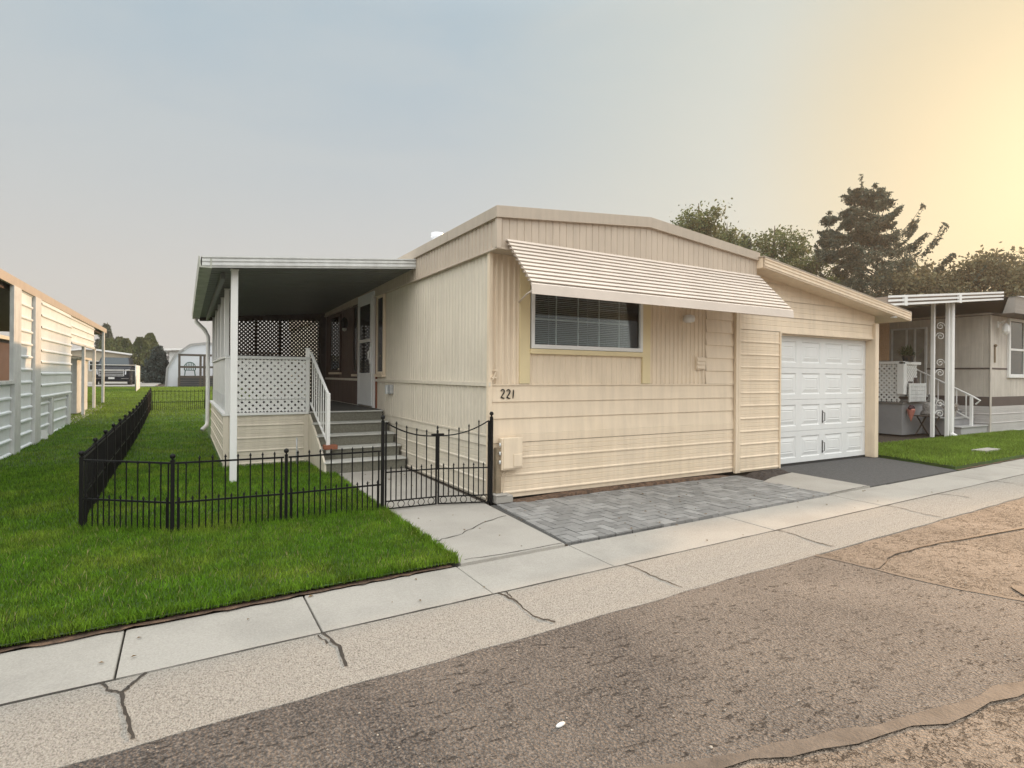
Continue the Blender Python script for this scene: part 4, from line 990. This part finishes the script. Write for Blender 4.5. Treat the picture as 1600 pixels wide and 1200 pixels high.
m.sheet((-1.95, 32.3, gzv), Y, Z * 1.25, X, corr(2.4, .2, .02)); m.build('panel', sidew, t)
m = MB()
for z in (1.25, 1.0): m.tube([(-6, 32.3, gzv + z), (-1.95, 32.3, gzv + z)], .019, 6)
for u in (-6, -1.97): m.tube([(u, 32.3, gzv), (u, 32.3, gzv + 1.28)], .03, 6)
m.build('tube_frame', galv, t, True)
t = thing('rounded_shed', (1.2, 40, .65), 'white rounded shed behind the dark pergola frame', 'shed')
def arch(w_, h_):
    return [(-w_, 0), (-w_ * .97, h_ * .42), (-w_ * .78, h_ * .72), (-w_ * .42, h_ * .95), (0, h_), (w_ * .42, h_ * .95), (w_ * .78, h_ * .72), (w_ * .97, h_ * .42), (w_, 0)]
m = MB(); m.prism([(1.25 + a, 39.6, .6 + b_) for a, b_ in arch(2.1, 2.65)], (0, 4, 0)); m.build('shell', mat('shed_white', (.62, .65, .70), .5, .05, 1), t)
m = MB()
for A_ in (arch(2.16, 2.72),):
    for p, q in zip(A_[:-1], A_[1:]): m.bar((1.25 + p[0], 39.58, .6 + p[1]), (1.25 + q[0], 39.58, .6 + q[1]), .12, .1)
m.build('rim_trim', greywall, t)
t = thing('pergola', (1.4, 38.3, .65), 'dark timber pergola screen with low slatted front at the back lawn', 'pergola')
m = MB()
for u in (-.22, .86, 1.06, 2.4): m.box(u - .06, u + .06, 38.2, 38.32, .6, 2.55)
for z in (2.45, 1.75, 1.18): m.box(-.28, 2.5, 38.19, 38.33, z, z + .12)
m.build('frame', darkwood, t)
m = MB()
for k in range(4): m.box(-.28, 2.5, 38.22, 38.30, .64 + k * .135, .76 + k * .135)
m.build('slat_front', mat('charcoal_timber', (.04, .04, .045), .6, .1, 3), t)
def chair(loc, label):
    t = thing('plastic_chair', loc, label, 'chair'); gm = mat('green_plastic', (.01, .09, .07), .35, .05, 2); x, y, z = loc
    m = MB(); m.box(x - .27, x + .27, y - .26, y + .25, z + .42, z + .46); m.build('seat', gm, t, bev=.02)
    m = MB(); P = [(x + .29 * math.cos(a), y + .27, z + .62 + .30 * math.sin(a)) for a in np.linspace(0, math.pi, 11)]; m.tube([(x + .27, y + .25, z + .44)] + P + [(x - .27, y + .25, z + .44)], .025, 6)
    for k in range(5): u = x - .18 + .09 * k; m.bar((u, y + .26, z + .45), (u, y + .28, z + .62 + .30 * math.sqrt(max(.05, 1 - ((u - x) / .3) ** 2))), .04, .015)
    m.build('backrest', gm, t)
    for s_ in (-1, 1):
        m = MB(); m.tube([(x + s_ * .28, y + .26, z + .66), (x + s_ * .30, y - .22, z + .66), (x + s_ * .28, y - .25, z + .45)], .025, 6); m.build('armrest', gm, t, True)
        for yy in (-.24, .24): m = MB(); m.bar((x + s_ * .24, y + yy, z + .42), (x + s_ * .29, y + yy * 1.15, z), .05, .03); m.build('leg', gm, t)
struct('patio_deck', MB().box(-.3, 4, 38.4, 39.5, .5, 1.18), conc)
chair((.32, 38.75, 1.18), 'dark green plastic armchair on the deck behind the pergola')

# ------------------------------------------------------------------ neighbour on the right
nb = thing('mobile_home', (22, 9, 0), 'grey mobile home with dark belt line and white window, right edge', 'mobile home')
NU, NV = 18.57, 6.75
gwall = mat('grey_wood_siding', (.52, .48, .425), .65, .12, 1.5, .05, 30, col2=(.44, .405, .36), c2scale=3)
gskirt = mat('grey_skirting', (.45, .43, .42), .5, .08, 2); dband = mat('dark_band', (.085, .065, .06), .6, .1, 3)
m = MB(); m.sheet((NU, NV, .98), Y, Z * 2.25, -X, ribs(9, .30, .01, .006)); m.build('side_wall', gwall, nb)
m = MB(); m.sheet((NU, NV, .98), X, Z * 2.25, -Y, ribs(8, .20, .008, .005)); m.build('front_wall', gwall, nb)
m = MB(); m.box(NU - .012, NU + 8, NV - .012, NV + 9, .73, .985); m.box(NU - .01, NU + 8, NV - .01, NV + 9, 1.72, 1.765); m.build('belt_band', dband, nb)
m = MB(); m.sheet((NU - .012, NV - .012, 0), Z, X * 8, -Y, metal_sd(.73, .24, .03)); m.sheet((NU - .012, NV - .012, 0), Z, Y * 9, -X, metal_sd(.73, .24, .03)); m.build('skirting', gskirt, nb)
m = MB(); m.box(NU - .03, NU + .05, NV - .03, NV - .0125, 0, 3.2); m.build('corner_trim', gwall, nb)
m = MB(); prr = [(0, 0)] 
m.sheet((NU - .1, NV - .55, 3.17), Z, X * 8, -Y, [(0, .0), (.09, .02), (.1, .0), (.2, .02), (.21, 0), (.31, .02), (.32, 0), (.42, .02)]); m.prism([(NU - .1, NV - .56, 3.17), (NU - .1, NV - .30, 3.17), (NU - .1, NV - .42, 3.59), (NU - .1, NV - .56, 3.59)], (.02, 0, 0)); m.build('roof_fascia', mat('grey_fascia', (.30, .285, .265), .45, .1, 3), nb)
m = MB(); m.box(NU - .1, NU + 8, NV - .55, NV + 9, 3.16, 3.172); m.build('soffit', dband, nb)
m = MB(); m.prism([(NU - .13, NV - .6, 3.59), (NU + 4, NV - .6, 3.85), (NU + 8.1, NV - .6, 3.59)], (0, 9.7, 0)); m.build('roof', whiteroof, nb)
m = MB(); a, b_, z0, z1 = 19.62, 22.2, 1.5, 3.14
m.box(a, a + .09, NV - .06, NV, z0, z1); m.box(b_ - .09, b_, NV - .06, NV, z0, z1); m.box(a + .09, b_ - .09, NV - .06, NV, z0, z0 + .1); m.box(a + .09, b_ - .09, NV - .06, NV, z1 - .08, z1); m.box(20.60, 20.70, NV - .06, NV, z0 + .1, z1 - .08); m.box(a + .09, 20.60, NV - .055, NV, 2.25, 2.31); m.box(20.70, b_ - .09, NV - .055, NV, 2.25, 2.31)
nw = m.build('window', white, nb, bev=.006)
m = MB(); m.box(a + .09, b_ - .09, NV - .03, NV - .02, z0 + .1, z1 - .08); m.build('pane', darkglass, nw)
m = MB(); m.box(a + .14, a + .6, NV - .017, NV - .012, 2.35, z1 - .1); m.build('curtain', mat('curtain_rust', (.22, .10, .07), .8, .1, 4), nw)
m = MB(); m.bar((19.0, NV - .01, 2.95), (19.0, NV - .17, 3.02), .025); m.box(18.95, 19.05, NV - .03, NV - .005, 2.85, 3.02); ln = m.build('wall_lantern', white, nb)
m = MB(); m.lathe([(.03, -.07), (.075, -.02), (.095, .02), (.09, .14), (.05, .20), (.015, .24)], (19.0, NV - .19, 2.72), 8); m.build('lantern_shade', white, ln)
m = MB(); m.box(18.81, 18.85, NV - .03, NV - .012, 1.9, 2.35); m.ball((18.83, NV - .03, 2.36), .04); m.build('wall_ornament', mat('wall_ornament', (.18, .13, .08), .6, .2, 10), nb)
# its porch
np_ = thing('covered_porch', (16.8, 8.5, 0), 'white railed porch and steps of the grey home at the right', 'porch')
deckg = mat('deck_grey', (.25, .25, .255), .7, .1, 2); decks = mat('step_grey', (.36, .36, .355), .7, .1, 3)
RVn = 6.42
m = MB()
rz = lambda u: 3.0 + .096 * (u - 13.0)
for dz in (0, .085, .17): m.prism([(12.9, RVn, rz(12.9) + dz), (18.46, RVn, rz(18.46) + dz), (18.46, RVn, rz(18.46) + dz + .045), (12.9, RVn, rz(12.9) + dz + .045)], (0, .03, 0))
for u in (16.0, 13.5): m.box(u, u + .12, RVn - .01, RVn + .04, rz(u) - .01, rz(u) + .22)
m.build('roof_fascia', white, np_)
m = MB(); m.prism([(12.9, RVn + .05, rz(12.9) + .02), (18.46, RVn + .05, rz(18.46) + .02), (18.46, RVn + .05, rz(18.46) + .2), (12.9, RVn + .05, rz(12.9) + .2)], (0, 6, 0)); m.build('roof', mat('porch_roof_under', (.27, .22, .18), .7, .1, 2), np_)
m = MB(); DU, DW = 16.0, 7.65
m.box(DU, NU - .03, DW, 12, 0, .80); m.build('deck_base', deckg, np_)
m = MB(); m.box(DU - .04, NU - .03, DW - .04, 12, .80, .84); m.build('deck', mat('deck_top', (.17, .16, .15), .7, .1, 3), np_)
for k, (v0, z) in enumerate(((6.78, .24), (7.08, .44), (7.37, .62))):
    m = MB(); m.box(17.05, NU - .04, v0, v0 + .31, .0, z - .03); m.build('stair', deckg if k else decks, np_); m = MB(); m.box(17.02, NU - .04, v0 - .03, v0 + .28, z - .03, z); m.build('tread', decks, np_, bev=.006)
m = MB(); m.lattice((DU, 9.6, .86), -Y, Z, 1.9, .96, .125, .045, .008); m.lattice((DU + .1, DW, 1.06), X, Z, .62, .76, .10, .04, .008); m.build('rail_lattice', white, np_)
m = MB(); m.box(DU - .05, DU + .05, DW - .05, 9.7, 1.83, 1.90); m.box(DU - .05, DU + .85, DW - .05, DW + .05, 1.82, 1.89); m.box(DU - .07, DU + .09, DW - .07, DW + .09, 1.05, 1.83); m.build('railing', white, np_, bev=.005)
m = MB(); ru = 17.9
m.tube([(ru, 8.35, 1.80), (ru, 6.86, 1.0), (ru, 6.70, .90), (ru, 6.80, .80)], .022, 8); m.tube([(ru, 8.35, 1.22), (ru, 6.9, .40)], .018, 8)
for k in range(7): t_ = k / 6.5; v = 8.3 - 1.4 * t_; m.bar((ru, v, 1.22 - .82 * (8.35 - v) / 1.45), (ru, v, 1.80 - .8 * (8.35 - v) / 1.49), .022)
m.box(ru - .03, ru + .03, 6.86, 6.92, .03, 1.0); m.build('handrail', white, np_)
m = MB(); c0, c1 = (15.98, 6.95), (16.24, 6.75)
for c in (c0, c1): m.box(c[0] - .035, c[0] + .035, c[1] - .035, c[1] + .035, .02, rz(c[0]) + .02)
def scroll(cx, cz, s_, fl):
    dx, dy = (c1[0] - c0[0]), (c1[1] - c0[1]); P = []
    for k in range(22):
        a = k / 21 * 2 * math.pi * 1.5; r = .10 * (1 - k / 26); P.append((cx + r * math.cos(a) * fl * dx / .33, (c0[1] + c1[1]) / 2 + r * math.cos(a) * fl * dy / .33, cz + s_ * r * math.sin(a)))
    m.tube(P, .0075, 5)
for cz, fl in ((2.75, 1), (2.5, -1), (1.85, 1), (1.6, -1), (.85, 1), (.6, -1)): scroll((c0[0] + c1[0]) / 2, cz, 1, fl)
m.build('ornamental_column', white, np_)
m = MB(); m.box(16.27, 16.40, 6.66, 6.76, .16, rz(16.3) + .0); m.tube([(16.335, 6.71, .18), (16.335, 6.69, .10), (16.30, 6.58, .05)], .06, 8); m.build('downspout', white, np_, bev=.01)
sw_ = MB(); glare_g = mat('glare_tinted_glass', (.30, .29, .26), .12, .35, 1.5, spec=.8)  # pale mottled glass colour stands in for reflections on the pane
for a in (8.22, 8.50, 8.72, 9.12): sw_.box(NU - .05, NU, a, a + .05, .92, 2.95)
sw_.box(NU - .05, NU, 8.27, 9.12, 2.90, 2.95); sw_.box(NU - .05, NU, 8.27, 9.12, .92, .98); swf = sw_.build('side_window', white_d, nb)
m = MB(); m.box(NU - .03, NU - .02, 8.25, 9.14, .98, 2.90); m.build('pane', glare_g, swf)
bl = mat('bamboo', (.42, .26, .15), .7, .25, 40)
m = MB(); z = 1.93
while z < 2.95: m.box(DU - .03, DU - .02, 7.95, 10.6, z, z + .021); z += .025
o = m.build('bamboo_blind', bl); tag(o, 'brown bamboo roll blind hanging at the side of the white porch', 'blind')
def plant(name, loc, r, h, nl, mm, label, cat, pot=None, seed=0, grp=None):
    t = thing(name, loc, label, cat, grp); rg = np.random.default_rng(seed)
    m = MB()
    for _ in range(nl):
        a = rg.uniform(0, 6.28); tilt = rg.uniform(.15, 1.2); L_ = rg.uniform(.5, 1) * h; b0 = Vector(loc) + Vector((rg.normal(0, r * .25), rg.normal(0, r * .25), 0)); d = Vector((math.cos(a) * math.sin(tilt), math.sin(a) * math.sin(tilt), math.cos(tilt)))
        s_ = d.cross(Z).normalized() * .025; p1 = b0 + d * L_ * .6; p2 = b0 + d * L_ - Z * L_ * .15 * tilt
        m.add([b0 - s_ * .3, b0 + s_ * .3, p1 + s_, p1 - s_, p2], [(0, 1, 2, 3), (3, 2, 4)])
    m.build('foliage', mm, t)
    if pot is not None: m = MB(); m.lathe([(r * .35, -.16), (r * .5, 0), (r * .45, 0)], loc, 12); m.build('pot', pot, t)
leafg = mat('houseplant_leaf', (.045, .075, .025), .5, .3, 20, trans=.2); pinkl = mat('pale_flower', (.45, .40, .36), .6, .3, 20)
plant('potted_plant', (DU + .30, DW, 2.05), .3, .34, 60, leafg, 'dark leafy plant spilling over the white porch rail', 'plant', rubber, 1)
plant('potted_plant', (17.6, 7.22, .62), .25, .30, 70, pinkl, 'pale flowering plant on the steps behind the handrail', 'plant', conc, 2)
# sign, table, figurine, ornament
sg = thing('wooden_sign', (DU + .52, DW - .1, .85), 'white slatted wooden board leaning on the neighbour porch edge', 'sign')
m = MB()
for k in range(5): m.box(DU + .12, DU + .92, DW - .12, DW - .09, .86 + k * .096, .95 + k * .096)
m.build('board', white_d, sg); m = MB(); m.box(DU + .10, DU + .14, DW - .13, DW - .122, .85, 1.345); m.box(DU + .90, DU + .94, DW - .13, DW - .122, .85, 1.345); m.build('frame', white, sg)
tb = thing('folding_table', (16.6, 7.3, 0), 'small dark folding table on the grass by the neighbour porch', 'table')
m = MB(); m.box(16.25, 16.95, 7.12, 7.5, .49, .515); m.build('top', darkwood, tb)
for v in (7.16, 7.46):
    for s_ in (1, -1): m = MB(); m.bar((16.6 - s_ * .27, v + s_ * .012, .02), (16.6 + s_ * .27, v + s_ * .012, .49), .03, .02); m.build('leg', darkwood, tb)
fg = thing('garden_figurine', (16.66, 7.3, .515), 'grey seated animal figurine on the folding table', 'figurine'); gs = mat('figurine_grey', (.27, .26, .25), .7, .5, 25)
m = MB(); m.lathe([(.19, 0), (.2, .06), (.15, .14), (.16, .24), (.10, .32), (.05, .34)], (16.64, 7.3, .516), 12); m.ball((16.70, 7.27, .90), .11); m.build('body', gs, fg, True)
m = MB(); m.bar((16.62, 7.29, .96), (16.60, 7.29, 1.05), .05); m.bar((16.76, 7.27, .97), (16.79, 7.27, 1.05), .05); m.build('ear', gs, fg)
og = thing('hanging_ornament', (16.2, 7.6, .55), 'pink cone shaped ornament with dark top hung on the deck base', 'ornament')
m = MB(); m.lathe([(.005, 0), (.07, .2), (.095, .30), (.08, .33)], (DU + .22, DW - .11, .35), 10); m.build('cone', mat('salmon_pink', (.48, .18, .14), .6, .2, 10), og)
m = MB()
for a in range(5): m.ball((DU + .14 + .04 * a, DW - .12, .70 + .03 * (a % 2)), .045)
m.build('dark_flowers', mat('dark_flower', (.05, .02, .03), .7, .3, 20), og, True)
m = MB(); m.box(13.3, 14.0, 4.9, 5.12, .035, .082); tag(m.build('utility_cover', conc, bev=.005), 'white concrete utility cover set in the right lawn', 'utility cover')
for p, k in (((DU + .35, DW - .02), 'small dark pot on the porch edge behind the board'), ((DU + .62, DW - .02), 'taller dark figure pot behind the slatted board')):
    m = MB(); h = .26 if 'taller' in k else .16; m.lathe([(.05, 0), (.08, h * .4), (.05, h * .8), (.07, h)], (p[0], p[1], 1.22), 10); tag(m.build('flower_pot', dband, smooth=True), k, 'pot')

# ------------------------------------------------------------------ trees
bark = mat('bark', (.10, .075, .055), .9, .25, 8, .5, 20)
def leafmat(n, c, c2, tr=.3): return mat(n, c, .6, .25, .9, attr=.45, col2=c2, c2scale=.8, trans=tr, spec=.2)
leaf_a = leafmat('leaf_olive', (.10, .125, .045), (.15, .16, .07), .4); leaf_b = leafmat('leaf_bronze', (.11, .105, .06), (.15, .14, .075), .35); needle = leafmat('spruce_needle', (.075, .095, .070), (.11, .12, .085), .25); thuja = leafmat('arborvitae_leaf', (.065, .085, .028), (.12, .12, .045), .2); blue = leafmat('blue_spruce_needle', (.035, .05, .045), (.065, .08, .07), .1)
def cards(name, C, size, mm, par, rg, flat=None, long=1.6):
    n = len(C); a = rg.normal(size=(n, 3)); a /= np.linalg.norm(a, axis=1)[:, None]
    if flat is not None: a = flat + a * .55; a /= np.linalg.norm(a, axis=1)[:, None]
    b = rg.normal(size=(n, 3)); b -= a * (a * b).sum(1)[:, None]; b /= np.linalg.norm(b, axis=1)[:, None]
    s_ = (size * rg.uniform(.6, 1.4, n))[:, None]; a = a * s_ * long * .5; b = b * s_ * .5
    V = np.stack([C - a, C + b * .8, C + a, C - b * .8], 1).reshape(-1, 3) - np.array(ORG[par.name])
    me = bpy.data.meshes.new(name); me.from_pydata([], [], []); me.vertices.add(4 * n); me.vertices.foreach_set('co', V.astype(np.float32).reshape(-1))
    me.loops.add(4 * n); me.loops.foreach_set('vertex_index', np.arange(4 * n, dtype=np.int32)); me.polygons.add(n); me.polygons.foreach_set('loop_start', np.arange(n, dtype=np.int32) * 4)
    at = me.attributes.new('rnd', 'FLOAT', 'FACE'); at.data.foreach_set('value', rg.random(n).astype(np.float32))
    me.materials.append(mm); me.update(calc_edges=True); o = bpy.data.objects.new(name, me); COL.objects.link(o); o.parent = par; ORG[o.name] = ORG[par.name]; return o
def decid(loc, H_, W_, label, mm, nb_=70, per=130, size=.14, seed=0, base=.25, up=.6, name='leafy_tree', grp=None):
    W_ *= 1.18; per = int(per * 2.1); size *= .80
    t = thing(name, loc, label, 'tree', grp); rg = np.random.default_rng(seed); H_ *= 1.10; L0 = Vector(loc); m = MB()
    m.tube([L0 - Z * .1, L0 + Vector((.1, .05, H_ * .35)), L0 + Vector((-.05, .1, H_ * .7)), L0 + Vector((0, 0, H_ * .92))], [H_ * .022, H_ * .017, H_ * .009, .02], 8); C = []
    for k in range(nb_):
        h = base + (1 - base) * (k + rg.random()) / nb_; a = rg.uniform(0, 6.283); f = (h - base) / (1 - base)
        rad = W_ * (math.sin(math.pi * min(1, .18 + .80 * f)) ** .7) * rg.uniform(.45, 1.05)
        s0 = L0 + Z * H_ * h * .80; e0 = L0 + Vector((math.cos(a) * rad, math.sin(a) * rad, min(H_ * 1.0, H_ * h * .84 + rad * up * rg.uniform(.3, 1))))
        mid = (s0 + e0) / 2 - Z * .08 * rad; m.tube([s0, mid, e0], [.05 * (1.2 - f), .03, .01], 5)
        for q in range(3):
            c = Vector(e0) + Vector(rg.normal(0, .20 * W_ / 2.5 + .12, 3)) if q else Vector(e0) * .6 + Vector(mid) * .4
            n = int(per * rg.uniform(.4, 1.2) / 3); pts = np.clip(rg.normal(size=(n, 3)), -2, 2) * np.array([.36, .36, .27]) * rg.uniform(.6, 1.25) * (W_ / 2.6) + np.array(c); C.append(pts)
    m.build('trunk', bark, t); cards('crown', np.concatenate(C), size, mm, t, rg); return t
def spruce(loc, H_, W_, label, mm, tiers=26, seed=0, dens=1., size=.15, gapy=.75, name='spruce_tree', grp=None, first=.06, droop=.25):
    t = thing(name, loc, label, 'tree', grp); rg = np.random.default_rng(seed); L0 = Vector(loc); m = MB(); m.tube([L0 - Z * .1, L0 + Z * H_ * .5, L0 + Z * H_ * .985], [H_ * .02, H_ * .012, .02], 8); C = []
    for k in range(tiers):
        f = first + (1 - first) * (k / tiers) ** .95; nb_ = int(rg.integers(5, 8))
        for j in range(nb_):
            a = 6.283 * (j + rg.uniform(-.3, .3)) / nb_ + k * 1.3; rad = W_ * (1 - f) ** .8 * rg.uniform(.5, 1.12) + .12
            if rg.random() > gapy + .25: continue
            z0 = H_ * f; d = Vector((math.cos(a), math.sin(a), 0)); P = []
            for q in range(6): s_ = q / 5; P.append(L0 + d * rad * s_ + Z * (z0 - droop * rad * math.sin(s_ * 2.4) + .35 * rad * s_ ** 3))
            m.tube(P, [.05 * (1 - f) + .012, .03 * (1 - f) + .01, .02, .015, .012, .006], 4)
            side = Vector((-d.y, d.x, 0)); n = int(95 * dens * rad + 25)
            s_ = rg.random(n) ** .75; idx = np.clip(s_ * 5, 0, 4.999); i0 = idx.astype(int); fr_ = idx - i0; PA = np.array(P); B = PA[i0] * (1 - fr_)[:, None] + PA[i0 + 1] * fr_[:, None]
            lat = rg.normal(0, 1, n) * (.16 * rad * (1.1 - s_) + .07); B += np.array(side)[None] * lat[:, None]; B[:, 2] += rg.normal(-.06, .10, n) - np.abs(lat) * .25; C.append(B)
    top = np.array(L0) + np.stack([rg.normal(0, .08, 60), rg.normal(0, .08, 60), H_ * rg.uniform(.9, 1.0, 60)], 1); C.append(top)
    m.build('trunk', bark, t); cards('crown', np.concatenate(C), size, mm, t, rg, long=2.2); return t
def column(loc, H_, W_, label, mm, seed=0, n=3500, size=.13, grp=None, name='arborvitae_tree'):
    t = thing(name, loc, label, 'tree', grp); rg = np.random.default_rng(seed); m = MB(); m.tube([Vector(loc) - Z * .1, Vector(loc) + Z * H_ * .8], [.12, .02], 6); m.build('trunk', bark, t)
    h = rg.random(n) ** .8; a = rg.uniform(0, 6.283, n); ph = rg.uniform(0, 6); lob = 1 + .16 * np.sin(a * 4 + h * 7 + ph) + .12 * np.sin(h * 17 + a * 3 + ph); r = W_ * np.clip(1 - h, .02, 1) ** .36 * np.clip(.75 + h * 1.2, 0, 1) * lob * np.sqrt(rg.uniform(.45, 1.05, n))
    P = np.stack([loc[0] + r * np.cos(a), loc[1] + r * np.sin(a), loc[2] + h * H_], 1); cards('crown', P, size, mm, t, rg, flat=np.array([0, 0, 1.]), long=1.7); return t
def ragged_spruce(loc, H_, W_, label, mm, seed):
    t = thing('spruce_tree', loc, label, 'tree'); rg = np.random.default_rng(seed); L0 = Vector(loc); m = MB(); C = []
    rt = Vector((.866, -.5, 0))
    def limb(base, d, rad, lift, dens):
        P = []
        for q in range(8):
            s_ = q / 7; P.append(base + d * rad * s_ + Z * rad * (-.34 * math.sin(s_ * 2.3) + lift * s_ ** 3))
        m.tube(P, [.045, .04, .03, .025, .02, .016, .012, .006], 4)
        side = Vector((-d.y, d.x, 0)); n = int(dens * (rad * 430 + 100)); PA = np.array(P)
        k = max(5, int(rad * 6.5)); cen = rg.uniform(.18, 1.0, k); which = rg.integers(0, k, n)      # drooping sprays, with gaps between them
        s_ = np.clip(cen[which] + rg.normal(0, .035, n), 0, 1); idx = np.clip(s_ * 7, 0, 6.999); i0 = idx.astype(int); f_ = (idx - i0)[:, None]
        B = PA[i0] * (1 - f_) + PA[i0 + 1] * f_; lo = rg.normal(0, 1, k)[which] * (.20 * rad * (1.05 - s_) + .16) + rg.normal(0, .12, n)
        B += np.array(side)[None] * lo[:, None]; B[:, 2] += .10 - np.abs(rg.normal(0, .24, n)) * (1.15 - s_) - np.abs(lo) * .15; C.append(B)
    def spire(base, h, w, tiers, dens, ex=.95):
        m.tube([base, base + Z * h * .5, base + Z * h], [h * .018, h * .01, .015], 7)
        for k in range(tiers):
            f = (k + rg.random() * .6) / tiers; a0 = rg.uniform(0, 6.28); nb_ = 5
            for j in range(nb_):
                a = a0 + 6.283 * j / nb_ + rg.uniform(-.35, .35); d = Vector((math.cos(a), math.sin(a), 0)); asym = 1 + .30 * d.dot(rt)
                rad = min(5.4, w * (1 - f) ** ex * asym * rg.choice([.5, .72, .9, 1.08], p=[.22, .26, .28, .24]) + .2)
                limb(base + Z * h * (f * .97 + .02), d, rad, rg.uniform(.15, .45), dens)
        C.append(np.array(base) + np.stack([rg.normal(0, .06, 50), rg.normal(0, .06, 50), h * rg.uniform(.93, 1.02, 50)], 1))
    m.tube([L0 - Z * .1, L0 + Z * 2.5], [.3, .24], 8)
    spire(L0 + Z * 1.0, H_ - 1.0, W_, 19, .62, .66)
    spire(L0 + Z * H_ * .72 + rt * .95, H_ * .235, .8, 5, .9); spire(L0 + Z * H_ * .66 - rt * 1.75, H_ * .19, .75, 4, .9); spire(L0 + Z * H_ * .74 - rt * .55, H_ * .20, .6, 4, .9)
    m.build('trunk', bark, t); cards('crown', np.concatenate(C), .085, mm, t, rg, long=2.2)
ragged_spruce((32.9, 17.9, 0), 12.7, 5.7, 'tall ragged dark spruce rising behind the garage roof', needle, 3)
decid((26.6, 23.9, 0), 11.7, 2.3, 'airy olive green tree nearest the home roof peak', leaf_a, 60, 150, .15, 4, .35)
decid((29.6, 24.3, 0), 11.0, 1.9, 'second olive tree with a forked upright top, left of the dark narrow conifer', leaf_a, 45, 130, .15, 5, .35)
decid((32.2, 22.8, 0), 10.9, 2.2, 'bushy olive tree between the narrow conifer and the big spruce', leaf_a, 55, 140, .15, 6, .35)
decid((33.2, 20.6, 0), 9.3, 1.9, 'lower pale leafy tree just left of the big spruce', leaf_a, 45, 100, .14, 7, .35)
spruce((31.4, 24.3, 0), 10.6, 1.5, 'narrow dark conifer between the olive trees', needle, 22, 8, 1.2, .18, .9)
decid((33.5, 15.3, 0), 7.4, 2.2, 'bronze leaved tree at the right foot of the big spruce', leaf_b, 55, 150, .15, 9, .3)
decid((36.3, 13.6, 0), 7.9, 2.6, 'broad bronze leaved tree above the neighbour porch roof', leaf_b, 70, 160, .15, 10, .3)
decid((39.3, 12.3, 0), 7.4, 2.4, 'bronze leaved tree at the far right edge above the grey home', leaf_b, 60, 150, .15, 11, .3)
spruce((-7.1, 73.4, .65), 5.9, 1.7, 'dark pointed conifer above the end of the carport roof', needle, 18, 12, 1.6, .2, .95)
for k, (u, v, h, wd, lb) in enumerate(((-6.4, 68, 4.1, 1.3, 'broad evergreen shrub tree right of the carport post'), (-5.55, 68.5, 4.3, 1.0, 'small dark narrow arborvitae beside the broad evergreen'), (-4.6, 63, 3.9, .9, 'pointed arborvitae standing alone above the tan home'), (-3.35, 60, 3.9, .95, 'left arborvitae of the dense tall pair'), (-2.55, 59.2, 4.25, .85, 'right arborvitae of the dense tall pair, the tallest'))):
    column((u, v, .65), h, wd, lb, thuja, 20 + k, grp='arborvitae row at the back')
spruce((-1.75, 53, .65), 2.9, 1.35, 'low spreading blue spruce left of the rounded shed', blue, 14, 30, 2.2, .14, 1.0, first=.03)
decid((-14, 34, .5), 4.0, 1.4, 'small tree seen through the carport opening', thuja, 30, 120, .15, 31)

# ------------------------------------------------------------------ small litter on the road
rr = random.Random(9)
m = MB(); m.lathe([(.008, 0), (.016, .004), (.016, .012), (.006, .018)], (0, 0, 0), 8)
m.v = [(1.50 + x * 1.6 + y * .5, 2.13 + y * .7, -.1485 + z) for x, y, z in m.v]; tag(m.build('white_chip', white, smooth=True), 'white chip lying on the dark asphalt near the bottom', 'chip')
m = MB()
for _ in range(420):
    u, v = rr.uniform(-1, 9), rr.uniform(-.5, 2.85); r = rr.uniform(.002, .0065) * (1.6 if rr.random() < .06 else 1)
    m.lathe([(r * .5, 0), (r, r * .5), (r * .5, r)], (u, v, -.146), 5)
tag(m.build('loose_gravel', mat('pale_grit', (.35, .31, .26), .9, .4, 90)), kind='stuff')

m = MB()
for k in range(130):
    if k < 60: u, v, z0 = rr.uniform(2.9, 7.0), rr.uniform(4.1, 5.6), .003
    elif k < 90: u = rr.uniform(-2, 9); v = rr.uniform(gt(u) + .03, sw(u)); z0 = -.02
    else: u, v, z0 = rr.uniform(1.9, 2.9), rr.uniform(4.1, 8.3), .002
    a = rr.uniform(0, 6.28); r = rr.uniform(.008, .02); c_, s_ = math.cos(a) * r, math.sin(a) * r
    m.add([(u - c_, v - s_, z0), (u + s_ * .5, v - c_ * .5, z0 + r * .4), (u + c_, v + s_, z0 + r * .15), (u - s_ * .5, v + c_ * .5, z0 + r * .5)], [(0, 1, 2, 3)])
tag(m.build('fallen_leaves', mat('dry_leaf', (.16, .10, .045), .8, .4, 30)), kind='stuff')

# ------------------------------------------------------------------ wildfire haze in the air
hz = MB().box(-40, 60, -25, 110, -1.4, 16)
hm = bpy.data.materials.new('haze_air'); hm.use_nodes = True; hn = hm.node_tree; hn.nodes.remove(hn.nodes['Principled BSDF'])
pv = hn.nodes.new('ShaderNodeVolumePrincipled'); pv.inputs['Color'].default_value = (.93, .88, .80, 1); pv.inputs['Density'].default_value = .0013; pv.inputs['Anisotropy'].default_value = .45
hn.links.new(pv.outputs[0], hn.nodes['Material Output'].inputs['Volume'])
tag(hz.build('haze', hm), kind='stuff')
